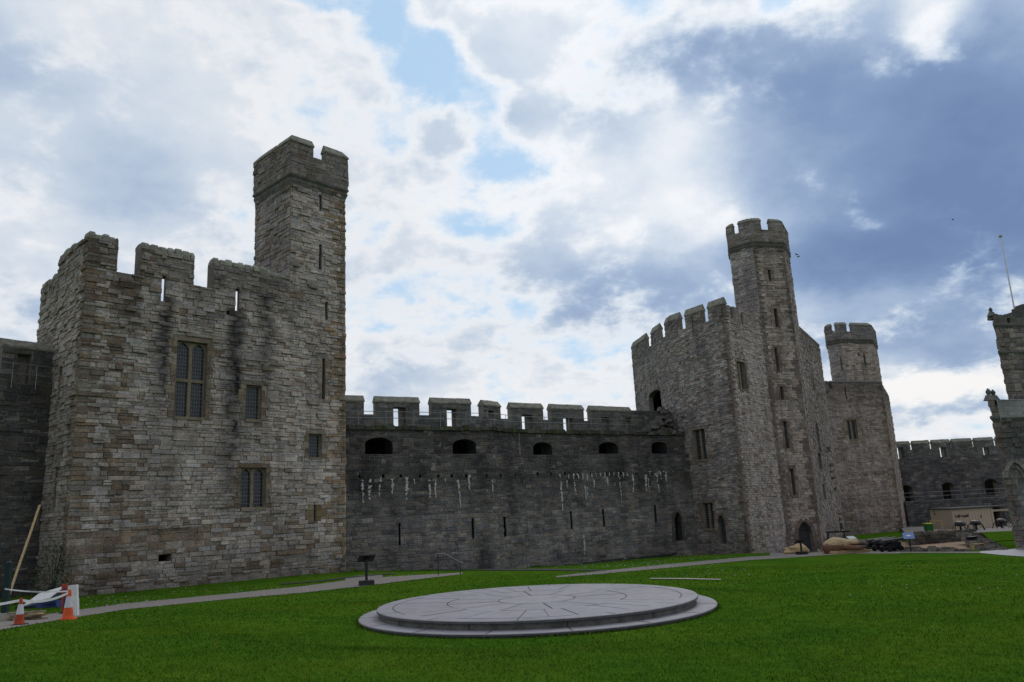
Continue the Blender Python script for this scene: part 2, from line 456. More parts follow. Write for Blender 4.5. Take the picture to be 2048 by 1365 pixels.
def gz_arr(xy):
    z = _gz_raw(xy)
    far = np.clip((np.abs(xy[:, 0]) - 90) / 60, 0, 1) + np.clip((xy[:, 1] - 125) / 60, 0, 1) + np.clip((-30 - xy[:, 1]) / 40, 0, 1)
    far = np.clip(far, 0, 1)
    z = z * (1 - far) - 2.6 * far
    d = np.hypot(xy[:, 0] - DAIS.x, xy[:, 1] - DAIS.y)
    t = np.clip((d - DAIS_R1 - 0.3) / 4.0, 0, 1); t = t * t * (3 - 2 * t)
    return z * t + (DAIS_Z) * (1 - t)
def gz(x, y): return float(gz_arr(np.array([[x, y]]))[0])
def hit(px, py, lo=4.0, hi=140.0):
    """where a sight line meets the ground"""
    d = ray(px, py); d = d / d.y
    ys = np.linspace(lo, hi, 500)
    X = CAM.x + d.x * ys; Z = CAM.z + d.z * ys
    g = gz_arr(np.stack([X, ys], 1))
    k = np.argmax(Z < g)
    if not (Z < g).any(): k = len(ys) - 1
    if k == 0: k = 1
    a = (Z[k - 1] - g[k - 1]); b = (Z[k] - g[k]); t = a / (a - b) if a != b else 0
    y = ys[k - 1] + t * (ys[k] - ys[k - 1])
    x = CAM.x + d.x * y
    return Vector((x, y, gz(x, y)))
# ------------------------------------------------------------------ ground sheet, lawn, paths
def grid_axis(lo, hi, fine_lo, fine_hi, step, coarse):
    a = list(np.arange(fine_lo, fine_hi + 1e-6, step))
    l = []; x = fine_lo; st = step
    while x > lo: st *= coarse; x -= st; l.append(max(x, lo))
    r_ = []; x = fine_hi; st = step
    while x < hi: st *= coarse; x += st; r_.append(min(x, hi))
    return np.array(l[::-1] + a + r_)

def build_ground():
    xs = grid_axis(-1500, 1500, -34, 48, 0.5, 1.35); ys = grid_axis(-1500, 1800, 5, 84, 0.5, 1.35)
    X, Y = np.meshgrid(xs, ys)
    xy = np.stack([X.ravel(), Y.ravel()], 1)
    z = gz_arr(xy)
    v = np.column_stack([xy, z]); nx, ny = len(xs), len(ys)
    idx = np.arange(nx * ny).reshape(ny, nx)
    f = np.stack([idx[:-1, :-1].ravel(), idx[:-1, 1:].ravel(), idx[1:, 1:].ravel(), idx[1:, :-1].ravel()], 1)
    me = bpy.data.meshes.new('ground'); me.from_pydata(v.tolist(), [], f.tolist()); me.materials.append(M['lawn'])
    me.polygons.foreach_set('use_smooth', np.ones(len(f), dtype=bool)); me.update()
    o = bpy.data.objects.new('ground', me); COL.objects.link(o)
    tag(o, kind='structure')
build_ground()

def lerp_line(pts, t):
    """point at fraction t of the x range of a polyline"""
    x = pts[0][0] + (pts[-1][0] - pts[0][0]) * t
    for a, b in zip(pts, pts[1:]):
        if x <= b[0] + 1e-6: 
            k = (x - a[0]) / (b[0] - a[0]) if b[0] != a[0] else 0
            return (x, a[1] + (b[1] - a[1]) * k)
    return pts[-1]

def ground_strip(name, upper, lower, mat, n=60, rows=3, lift=0.03, jitter=0.0):
    """a thin sheet laid on the ground between two surveyed edges"""
    mb = MB(); g = []
    r2 = random.Random(sum(map(ord, name)))
    for i in range(n + 1):
        u = lerp_line(upper, i / n); l = lerp_line(lower, i / n)
        a = hit(*u); b = hit(*l); col = []
        ja, jb = (r2.uniform(-jitter, jitter), r2.uniform(-jitter, jitter))
        d = (b - a).normalized()
        a = a - d * ja; b = b + d * jb
        for k in range(rows + 1):
            p = a.lerp(b, k / rows); col.append((p.x, p.y, gz(p.x, p.y) + lift))
        g.append(col)
    for i in range(n):
        for k in range(rows):
            mb.poly([g[i][k + 1], g[i + 1][k + 1], g[i + 1][k], g[i][k]])
    o = mb.build(name, mat); tag(o, kind='structure'); return o

ground_strip('path', [(-40, 1252), (60, 1234), (250, 1208), (450, 1189), (600, 1174), (720, 1158), (800, 1153), (925, 1146)],
             [(-40, 1268), (60, 1251), (250, 1220), (450, 1200), (600, 1187), (720, 1174), (800, 1164), (925, 1149)], M['path'], 260, 3, 0.014, 0.07)
ground_strip('path', [(1112, 1153), (1200, 1143), (1350, 1128), (1500, 1114), (1600, 1109)],
             [(1112, 1156), (1200, 1149), (1350, 1135), (1500, 1121), (1600, 1115)], M['path'], 160, 2, 0.014, 0.08)
ground_strip('pavement', [(1540, 1105), (1600, 1104), (1700, 1103), (1800, 1103)],
             [(1540, 1112), (1600, 1115), (1700, 1108), (1800, 1108)], M['path'], 50, 3, 0.020)
ground_strip('path', [(1800, 1104.5), (1900, 1104.5), (1985, 1104)], [(1800, 1106.5), (1900, 1106.5), (1985, 1107)], M['path'], 30, 2, 0.016)
ground_strip('pavement', [(1960, 1104), (2000, 1101), (2040, 1098), (2100, 1095)],
             [(1960, 1107), (2000, 1111), (2040, 1114), (2100, 1119)], M['slate'], 24, 3, 0.024)
ground_strip('gravel_area', [(1800, 1085), (1880, 1084), (1945, 1084)], [(1800, 1101), (1880, 1100), (1945, 1098)], M['sand'], 30, 5, 0.02)
ground_strip('gravel_area', [(1640, 1088), (1720, 1080), (1802, 1078)], [(1640, 1104), (1720, 1104), (1802, 1103.5)], M['path'], 30, 5, 0.012)
ground_strip('gravel_area', [(690, 1157), (720, 1152), (765, 1149)], [(690, 1170), (720, 1164), (765, 1156)], M['path'], 20, 3, 0.020)
ground_strip('kerb', [(1300, 1158), (1370, 1158), (1442, 1160)], [(1300, 1159.3), (1370, 1160), (1442, 1161.6)], M['concrete'], 24, 1, 0.03)
ground_strip('kerb', [(560, 1169), (640, 1162), (720, 1153), (790, 1147)], [(560, 1170.5), (640, 1164), (720, 1155), (790, 1148.5)], M['joint'], 30, 1, 0.03)
ground_strip('kerb', [(840, 1138.5), (950, 1139), (1100, 1139), (1210, 1141)], [(840, 1141), (950, 1142), (1100, 1142), (1210, 1143)], M['joint'], 30, 1, 0.03)

def scatter_grass():
    g = np.random.default_rng(3)
    V = []; F = []; C = []
    base = 0
    for (y0, y1, dens, h, w) in ((8.2, 13, 620, 0.034, 0.007), (13, 19, 300, 0.036, 0.010), (19, 27, 130, 0.038, 0.016), (27, 40, 46, 0.040, 0.026)):
        xl, xr = -0.74 * y1 - 1, 0.74 * y1 + 1
        n = int((y1 - y0) * (xr - xl) * dens)
        x = g.uniform(xl, xr, n); y = g.uniform(y0, y1, n)
        k = np.abs(x) < 0.74 * y + 1
        d = np.hypot(x - DAIS.x, y - DAIS.y); k &= d > DAIS_R1 + 0.03
        # skip the paths: project back to the sight line of the photograph's survey
        p = np.stack([x, y, gz_arr(np.stack([x, y], 1))], 1)
        rel = p - np.array(CAM)
        cz = rel @ np.array(_fw); px = 1024 + FPX * (rel @ np.array(_rt)) / cz; py = 682.5 - FPX * (rel @ np.array(_up)) / cz
        up = np.interp(px, [-40, 60, 250, 450, 600, 720, 800, 925], [1252, 1234, 1208, 1189, 1174, 1156, 1151, 1145])
        lo = np.interp(px, [-40, 60, 250, 450, 600, 720, 800, 925], [1268, 1251, 1220, 1200, 1187, 1174, 1164, 1149])
        k &= ~((px < 925) & (py > up + 0.5) & (py < lo - 0.7))
        p = p[k]; n = len(p)
        a = g.uniform(0, 6.283, n); hh = h * g.uniform(0.5, 1.35, n); ww = w * g.uniform(0.7, 1.3, n)
        lean = g.normal(0, 0.8, (n, 2)) * hh[:, None]
        dx, dy = np.cos(a) * ww, np.sin(a) * ww
        v0 = p + np.stack([dx, dy, np.full(n, -0.01)], 1); v1 = p + np.stack([-dx, -dy, np.full(n, -0.01)], 1)
        v2 = p + np.stack([lean[:, 0], lean[:, 1], hh], 1)
        V.append(np.stack([v0, v1, v2], 1).reshape(-1, 3))
        patch = 0.5 + 0.5 * np.sin(p[:, 0] * 0.8 + 1.3 * np.sin(p[:, 1] * 0.6)) * np.sin(p[:, 1] * 1.1 + 0.7 * np.sin(p[:, 0] * 0.9))
        t = np.clip(g.normal(0.42, 0.22, n) + 0.5 * (patch - 0.5), 0, 1)[:, None]
        c = np.array([[0.036, 0.104, 0.009]]) * (1 - t) + np.array([[0.112, 0.200, 0.018]]) * t
        olive = 0.5 + 0.5 * np.sin(p[:, 0] * 0.37 + 2.1 * np.sin(p[:, 1] * 0.23 + 1.0)) * np.sin(p[:, 1] * 0.49 + 1.4 * np.sin(p[:, 0] * 0.31))
        ol = (np.clip((olive - 0.55) * 2.0, 0, 1) * g.uniform(0.2, 1, n))[:, None]
        c = c * (1 - 0.55 * ol) + np.array([[0.135, 0.165, 0.012]]) * 0.55 * ol
        dry = g.random(n) < 0.03
        c[dry] = (0.16, 0.14, 0.05)
        C.append(np.repeat(np.column_stack([c, np.zeros(n)]), 3, 0))
    def foot(a, b, n, hgt, jit):
        a, b = hit(*a), hit(*b)
        t = g.random(n)
        x = a.x + (b.x - a.x) * t + g.normal(0, jit, n); y = a.y + (b.y - a.y) * t - np.abs(g.normal(0, jit, n))
        add_tufts(x, y, n, hgt)
    def add_tufts(x, y, n, hgt):
        p = np.stack([x, y, gz_arr(np.stack([x, y], 1))], 1)
        a = g.uniform(0, 6.283, n); hh = hgt * g.uniform(0.3, 1.5, n) * np.clip(0.6 + 0.6 * np.sin(x * 1.7) * np.sin(x * 0.6 + 1), 0.15, 1.3); ww = 0.016 * g.uniform(0.7, 1.5, n)
        lean = g.normal(0, 0.4, (n, 2)) * hh[:, None]
        dx, dy = np.cos(a) * ww, np.sin(a) * ww
        V.append(np.stack([p + np.stack([dx, dy, np.full(n, -0.01)], 1), p - np.stack([dx, dy, np.full(n, 0.01)], 1), p + np.stack([lean[:, 0], lean[:, 1], hh], 1)], 1).reshape(-1, 3))
        t = g.random(n)[:, None]; c = np.array([[0.030, 0.085, 0.004]]) * (1 - t) + np.array([[0.11, 0.17, 0.02]]) * t
        C.append(np.repeat(np.column_stack([c, np.zeros(n)]), 3, 0))
    foot((130, 1196), (690, 1143), 2600, 0.17, 0.10); foot((700, 1144), (860, 1143), 500, 0.16, 0.12); foot((1060, 1136), (1350, 1112), 1500, 0.16, 0.15); foot((1380, 1107), (1500, 1106), 500, 0.14, 0.12)
    foot((20, 1212), (125, 1199), 500, 0.28, 0.25)
    th = g.uniform(0, 6.283, 2600); add_tufts(DAIS.x + (DAIS_R1 + np.abs(g.normal(0.0, 0.03, 2600))) * np.cos(th), DAIS.y + (DAIS_R1 + np.abs(g.normal(0.0, 0.03, 2600))) * np.sin(th), 2600, 0.055)
    V = np.concatenate(V); C = np.concatenate(C); nf = len(V) // 3
    me = bpy.data.meshes.new('grass')
    me.vertices.add(len(V)); me.vertices.foreach_set('co', V.astype(np.float32).ravel())
    me.loops.add(len(V)); me.loops.foreach_set('vertex_index', np.arange(len(V), dtype=np.int32))
    me.polygons.add(nf); me.polygons.foreach_set('loop_start', np.arange(0, len(V), 3, dtype=np.int32))
    me.polygons.foreach_set('loop_total', np.full(nf, 3, dtype=np.int32))
    me.materials.append(M['blade']); me.update(calc_edges=True)
    ca = me.color_attributes.new('stone', 'FLOAT_COLOR', 'CORNER'); ca.data.foreach_set('color', C.astype(np.float32).ravel())
    o = bpy.data.objects.new('grass', me); COL.objects.link(o)
    tag(o, 'short bright green lawn grass covering the castle courtyard', 'grass', kind='stuff')
    # daisies
    mb = MB(); r2 = random.Random(5)
    def daisy(p, s):
        mb.lathe((p.x, p.y, p.z + 0.045), [(s, 0), (s * 0.7, 0.008)], 6, 0)
    zones = [((1100, 1120, 1340, 1137), 260), ((170, 1195, 330, 1216), 70), ((330, 1176, 640, 1190), 60), ((780, 1147, 880, 1156), 25),
             ((1340, 1112, 1480, 1122), 60), ((1300, 1128, 1500, 1160), 60), ((1450, 1130, 2040, 1200), 20)]
    for (x0, y0, x1, y1), n in zones:
        for _ in range(n):
            p = hit(r2.uniform(x0, x1), r2.uniform(y0, y1))
            if (Vector((p.x, p.y, 0)) - Vector((DAIS.x, DAIS.y, 0))).length < DAIS_R1 + 0.1: continue
            daisy(p, r2.uniform(0.010, 0.019) * (1 + max(0, p.y - 20) * 0.012))
    tag(mb.build('daisies', M['white']), 'tiny white daisies dotted over the courtyard lawn', 'flowers', kind='stuff')
scatter_grass()

# ------------------------------------------------------------------ walls
class Fr:
    """a vertical wall face: s runs left to right seen from outside, d outwards"""
    def __init__(f, A, B):
        f.A = Vector((A[0], A[1])); f.B = Vector((B[0], B[1]))
        f.L = (f.B - f.A).length; f.s = (f.B - f.A) / f.L
        f.n = Vector((f.s.y, -f.s.x)); f.rz = math.atan2(f.s.y, f.s.x)
    def pt(f, s, z, d=0.0):
        return (f.A.x + f.s.x * s + f.n.x * d, f.A.y + f.s.y * s + f.n.y * d, z)
    def sz(f, px, py, d=0.0):
        """bearing and height of a detail on this face"""
        v = ray(px, py)
        o = Vector((f.A.x + f.n.x * d - CAM.x, f.A.y + f.n.y * d - CAM.y))
        t = (o.x * f.n.x + o.y * f.n.y) / (v.x * f.n.x + v.y * f.n.y)
        p = CAM + v * t
        return ((p.x - f.A.x) * f.s.x + (p.y - f.A.y) * f.s.y, p.z)
    def rect(f, x0, y0, x1, y1, d=0.0):
        ym, xm = (y0 + y1) / 2, (x0 + x1) / 2
        s0 = f.sz(x0, ym, d)[0]; s1 = f.sz(x1, ym, d)[0]
        z1 = f.sz(xm, y0, d)[1]; z0 = f.sz(xm, y1, d)[1]
        return (min(s0, s1), max(s0, s1), z0, z1)
    def gap(f, x0, x1, y, thick, d=0.0):
        """clear gap between two merlons, allowing for their thickness"""
        return (min(f.sz(x0, y, d)[0], f.sz(x0, y, d - thick)[0]), max(f.sz(x1, y, d)[0], f.sz(x1, y, d - thick)[0]))
    def off(f, d):
        return Fr(f.A + f.n * d, f.B + f.n * d)

def dirv(az): return Vector((math.sin(R(az)), math.cos(R(az))))
def plan_ratio(px, py):
    d = ray(px, py); return d.x / d.y
def walk(P, az, px, py):
    """from plan point P go along bearing az until the sight line through (px, py)"""
    k = plan_ratio(px, py); d = dirv(az)
    t = (k * P.y - P.x) / (d.x - k * d.y)
    return P + d * t
def plan(px, py, Y):
    p = at(px, py, Y); return Vector((p.x, p.y))

def inside(s, z, ops):
    for o in ops:
        if o[0] < s < o[1] and o[2] < z < o[3]: return True
    return False

MORTAR = (0.185, 0.168, 0.155, 0.0)
def core(mb, fr, S0, S1, Z0, Z1, ops=(), thick=0.7, d=0.0, back=True, col=MORTAR, ends=False, m=0, reveal=None):
    cs = sorted({S0, S1} | {min(max(o[k], S0), S1) for o in ops for k in (0, 1)})
    cz = sorted({Z0, Z1} | {min(max(o[k], Z0), Z1) for o in ops for k in (2, 3)})
    cs = [c for i, c in enumerate(cs) if i == 0 or c - cs[i - 1] > 1e-4]; cz = [c for i, c in enumerate(cz) if i == 0 or c - cz[i - 1] > 1e-4]
    ns, nz = len(cs) - 1, len(cz) - 1
    occ = [[not inside((cs[i] + cs[i + 1]) / 2, (cz[k] + cz[k + 1]) / 2, ops) for k in range(nz)] for i in range(ns)]
    P = fr.pt; rv = reveal or col
    e = d - thick
    # back corners are drawn in so that they never stick out past a sharp corner
    def bk(x):
        if ends: return x
        ins = min(1.3 * thick, (S1 - S0) * 0.45)
        return min(max(x, S0 + ins), S1 - ins)
    for i in range(ns):
        for k in range(nz):
            a, b, z, t = cs[i], cs[i + 1], cz[k], cz[k + 1]
            if not occ[i][k]: continue
            A, B = bk(a), bk(b)
            mb.poly([P(a, z, d), P(b, z, d), P(b, t, d), P(a, t, d)], m, col)
            if back and B - A > 1e-4: mb.poly([P(B, z, e), P(A, z, e), P(A, t, e), P(B, t, e)], m, col)
            if (i == 0 and ends) or (i > 0 and not occ[i - 1][k]): mb.poly([P(A, z, e), P(a, z, d), P(a, t, d), P(A, t, e)], m, rv)
            if (i == ns - 1 and ends) or (i < ns - 1 and not occ[i + 1][k]): mb.poly([P(b, z, d), P(B, z, e), P(B, t, e), P(b, t, d)], m, rv)
            if k == nz - 1 or not occ[i][k + 1]: mb.poly([P(a, t, d), P(b, t, d), P(B, t, e), P(A, t, e)], m, rv)
            if k > 0 and not occ[i][k - 1]: mb.poly([P(A, z, e), P(B, z, e), P(b, z, d), P(a, z, d)], m, rv)

def subtract(rects, o):
    out = []
    for (a, b, z, t) in rects:
        if o[1] <= a or o[0] >= b or o[3] <= z or o[2] >= t: out.append((a, b, z, t)); continue
        if o[0] > a: out.append((a, o[0], z, t))
        if o[1] < b: out.append((o[1], b, z, t))
        a2, b2 = max(a, o[0]), min(b, o[1])
        if o[2] > z: out.append((a2, b2, z, o[2]))
        if o[3] < t: out.append((a2, b2, o[3], t))
    return out

def stones(mb, fr, S0, S1, Z0, Z1, ops, hr, wr, pal, seed, proj=(0.0, 0.05), d=0.0, tone=None, stain=None, joint=0.012, bev=0.022, quoin=(None, None), qpal=None, reg=None, m=0, ext=0.03, palfn=None):
    r = random.Random(seed); P = fr.pt
    z = Z0; row = 0
    wts = [p[0] for p in pal]; cols = [p[1] for p in pal]
    ops = [o for o in ops]
    while z < Z1 - 0.02:
        h = r.uniform(*hr)
        hh, ww = h, wr
        if reg is not None:
            q = reg((S0 + S1) / 2, z)
            if q: hh = h * q[0]; ww = (wr[0] * q[1], wr[1] * q[1])
        t = z + hh
        if t > Z1 - 0.06: t = Z1
        s = S0 - (r.uniform(0, ext) if ext else 0)
        first = True; row += 1
        s_end = S1 + (r.uniform(0, ext) if ext else 0)
        big = (r.random() < 0.5)
        while s < s_end - 0.01:
            w = r.uniform(*ww) * (0.75 + 0.7 * hh / hr[1] * 0.5)
            isq = False
            if quoin[0] and first: w = (quoin[0] if row % 2 else quoin[0] * 0.55) * r.uniform(0.85, 1.15); isq = True
            e = s + w
            if s_end - e < (quoin[1] or 0) * (1.0 if row % 2 else 0.55) + 0.12 and quoin[1] and e < s_end - 0.01:
                pass
            if s_end - e < ww[0] * 0.6: e = s_end
            if quoin[1] and e >= s_end - 0.001 and s > S0 + 0.2: isq = True
            first = False
            sm, zm = (s + e) / 2, (z + t) / 2
            c = r.choices(qpal if (isq and qpal) else cols, None if (isq and qpal) else wts)[0]
            if palfn:
                c2 = palfn(sm, zm, r)
                if c2: c = c2
            k = r.uniform(0.84, 1.13) * (tone(sm, zm) if tone else 1.0)
            kb = r.uniform(-0.05, 0.05)
            c = (c[0] * k * (1 + kb), c[1] * k, c[2] * k * (1 - kb))
            pr = r.uniform(*proj) * (1.9 if r.random() < 0.16 else 1.15)
            hit_op = [o for o in ops if not (o[1] <= s or o[0] >= e or o[3] <= z or o[2] >= t)]
            rects = [(s, e, z, t)]
            for o in hit_op: rects = subtract(rects, o)
            # tall courses are sometimes two thin stones
            if len(rects) == 1 and hh > 0.8 * hr[1] and r.random() < 0.18:
                q4 = rects[0]; zz = q4[2] + (q4[3] - q4[2]) * r.uniform(0.4, 0.6); rects = [(q4[0], q4[1], q4[2], zz), (q4[0], q4[1], zz, q4[3])]
            for (a, b, q, u) in rects:
                if b - a < 0.05 or u - q < 0.055: continue
                jz0, jz1 = r.uniform(0, joint), r.uniform(0, joint)
                a_, b_, q_, u_ = a + joint * r.uniform(.5, 1.3), b - joint * r.uniform(.5, 1.3), q + jz0, u - jz1
                if r.random() < 0.3: q_ += 0.012; 
                bx = min(bev * r.uniform(0.7, 1.8), (b_ - a_) * 0.3); bz = min(bev * r.uniform(0.7, 1.8), (u_ - q_) * 0.3)
                jj = [r.uniform(-0.012, 0.012) for _ in range(4)]
                f0 = d + pr
                co = [(a_, q_), (b_, q_), (b_, u_), (a_, u_)]
                ci = [(a_ + bx * r.uniform(.6, 1.6), q_ + bz * r.uniform(.6, 1.4)), (b_ - bx * r.uniform(.6, 1.6), q_ + bz * r.uniform(.6, 1.4)), (b_ - bx * r.uniform(.6, 1.6), u_ - bz * r.uniform(.6, 1.4)), (a_ + bx * r.uniform(.6, 1.6), u_ - bz * r.uniform(.6, 1.4))]
                if stain: al = [min(1, stain(x, y)) for x, y in co]
                else: al = [0, 0, 0, 0]
                cc = [(c[0], c[1], c[2], al[i]) for i in range(4)]
                back = [P(x, y, d - 0.03) for x, y in co]
                outr = [P(x, y, f0 - 0.012) for x, y in co]
                frnt = [P(x, y, f0 + jj[i]) for i, (x, y) in enumerate(ci)]
                i0 = len(mb.v); mb.v.extend(back + outr + frnt)
                mb.f.append((i0 + 8, i0 + 9, i0 + 10, i0 + 11)); mb.m.append(m); mb.c.append(cc)
                for i in range(4):
                    j = (i + 1) % 4
                    mb.f.append((i0 + 4 + i, i0 + 4 + j, i0 + 8 + j, i0 + 8 + i)); mb.m.append(m); mb.c.append([cc[i], cc[j], cc[j], cc[i]])
                    mb.f.append((i0 + i, i0 + j, i0 + 4 + j, i0 + 4 + i)); mb.m.append(m); mb.c.append([cc[i], cc[j], cc[j], cc[i]])
            s = e
        z = t

def arch_head(mb, fr, s0, s1, zs, zt, d=0.02, thick=0.6, col=(0.16, 0.14, 0.12, 0.1), pointed=True, n=7, m=0):
    """stone filling above an arch inside a rectangular opening"""
    P = fr.pt; mid = (s0 + s1) / 2
    for side in (0, 1):
        pts = []
        for i in range(n + 1):
            t = i / n
            if pointed: x = math.sin(t * math.pi / 2 * 0.98) ; u = 1 - math.cos(t * math.pi / 2)
            else: x = math.sin(t * math.pi / 2); u = 1 - math.cos(t * math.pi / 2)
            if pointed:
                # two-centred arch: quick rise then lean to the apex
                ang = t * R(62); zz = zs + (zt - zs) * math.sin(ang) / math.sin(R(62)); ss = (1 - math.cos(ang)) / (1 - math.cos(R(62)))
            else:
                zz = zs + (zt - zs) * x; ss = u
            sx = s0 + (mid - s0) * ss if side == 0 else s1 - (s1 - mid) * ss
            pts.append((sx, zz))
        cn = (s0, zt) if side == 0 else (s1, zt)
        for a, b in zip(pts, pts[1:]):
            tri = [P(cn[0], cn[1], d), P(a[0], a[1], d), P(b[0], b[1], d)]
            q = [P(a[0], a[1], d), P(b[0], b[1], d), P(b[0], b[1], d - thick), P(a[0], a[1], d - thick)]
            if side == 1: tri = tri[::-1]; q = q[::-1]
            mb.poly(tri, m, col); mb.poly(q[::-1], m, col)

def hood(mb, fr, s0, s1, zs, zt, w=0.25, d=0.05, pal=None, seed=1, n=5, jambs=None, m=0):
    """ring of arch stones with optional jamb stones"""
    r = random.Random(seed); P = fr.pt; mid = (s0 + s1) / 2
    def curve(t, side, o):
        ang = t * R(62); zz = zs + (zt - zs) * math.sin(ang) / math.sin(R(62)); k = (1 - math.cos(ang)) / (1 - math.cos(R(62)))
        sx = s0 + (mid - s0) * k if side == 0 else s1 - (s1 - mid) * k
        nx, nz = -math.cos(ang * 0.9), math.sin(ang * 0.9)
        if side: nx = -nx
        return (sx + nx * o, zz + nz * o)
    def stone(c4, c, dd):
        f = [P(x, y, dd) for x, y in c4]; b = [P(x, y, -0.02) for x, y in c4]
        mb.poly(f, m, c)
        for i in range(4):
            j = (i + 1) % 4; mb.poly([b[i], b[j], f[j], f[i]], m, c)
    for side in (0, 1):
        for i in range(n):
            a, b = (i + 0.03) / n, (i + 0.97) / n
            c4 = [curve(a, side, 0), curve(a, side, w), curve(b, side, w), curve(b, side, 0)]
            if side == 0: c4 = c4[::-1]
            cc = r.choice(pal); k = r.uniform(0.75, 1.2)
            stone(c4, (cc[0] * k, cc[1] * k, cc[2] * k, 0), d + r.uniform(0, 0.03))
    if jambs is not None:
        z = jambs
        while z < zs - 0.05:
            t = min(zs, z + r.uniform(0.28, 0.45))
            for side in (0, 1):
                ww = w * r.uniform(0.8, 1.7)
                a, b = (s0 - ww, s0) if side == 0 else (s1, s1 + ww)
                cc = r.choice(pal); k = r.uniform(0.75, 1.2)
                stone([(a + .01, z + .01), (b - .01, z + .01), (b - .01, t - .01), (a + .01, t - .01)], (cc[0] * k, cc[1] * k, cc[2] * k, 0), d + r.uniform(0, 0.03))
            z = t

def coping(fr, s0, s1, z, thick, parent, mat='coping', h=0.42, over=0.06, d=0.0, hip=(False, False), name='coping'):
    """gabled cap stones along the top of one merlon"""
    mb = MB(); P = fr.pt
    a, b = s0 - over * 0.6, s1 + over * 0.6
    f, e = d + over, d - thick - over; mid = (f + e) / 2
    r = random.Random(int(s0 * 977 + z * 31))
    base = 0.10
    n = max(1, int((b - a) / 0.55)); cuts = [a + (b - a) * i / n for i in range(n + 1)]
    for i in range(n):
        x, y = cuts[i] + (0.004 if i else 0), cuts[i + 1] - (0.004 if i < n - 1 else 0)
        dz = r.uniform(-0.012, 0.012); hz = z + base + h + r.uniform(-0.015, 0.015)
        xr = x + (0.5 * (f - e) if (hip[0] and i == 0) else 0); yr = y - (0.5 * (f - e) if (hip[1] and i == n - 1) else 0)
        z0, z1 = z + dz * 0.2, z + base + dz
        mb.poly([P(x, z0, f), P(y, z0, f), P(y, z1, f), P(x, z1, f)])
        mb.poly([P(y, z0, e), P(x, z0, e), P(x, z1, e), P(y, z1, e)])
        mb.poly([P(x, z1, f), P(y, z1, f), P(yr, hz, mid), P(xr, hz, mid)])
        mb.poly([P(y, z1, e), P(x, z1, e), P(xr, hz, mid), P(yr, hz, mid)])
        mb.poly([P(x, z0, e), P(x, z0, f), P(x, z1, f), P(xr, hz, mid), P(x, z1, e)])
        mb.poly([P(y, z0, f), P(y, z0, e), P(y, z1, e), P(yr, hz, mid), P(y, z1, f)])
        mb.poly([P(x, z0, e), P(y, z0, e), P(y, z0, f), P(x, z0, f)])
    return mb.build(name, M[mat], parent)

def cobbles(fr, s0, s1, z, thick, parent, seed):
    """row of rough upright stones capping a merlon"""
    mb = MB(); r = random.Random(seed); s = s0
    while s < s1 - 0.08:
        w = r.uniform(0.3, 0.5); e = min(s + w, s1)
        h = r.uniform(0.24, 0.36)
        c = fr.pt((s + e) / 2, z - 0.03, -thick / 2 + r.uniform(-.03, .03))
        k = r.uniform(0.75, 1.25); col = (0.24 * k, 0.24 * k, 0.205 * k, 0)
        mb.box(c, (e - s - 0.03, thick + r.uniform(0, .08), h * 0.6), fr.rz + r.uniform(-.08, .08), 0, col, 1.0)
        mb.box((c[0], c[1], c[2] + h * 0.6), (e - s - 0.03, thick + .02, h * 0.5), fr.rz + r.uniform(-.12, .12), 0, col, r.uniform(0.6, 0.85))
        s = e
    return mb.build('coping', [M['masonry']], parent)

def slab(mb, pts, z, col=(0.06, 0.06, 0.06, 0), m=0, t=0.2):
    mb.poly([(p[0], p[1], z) for p in pts], m, col); mb.poly([(p[0], p[1], z - t) for p in pts][::-1], m, col)

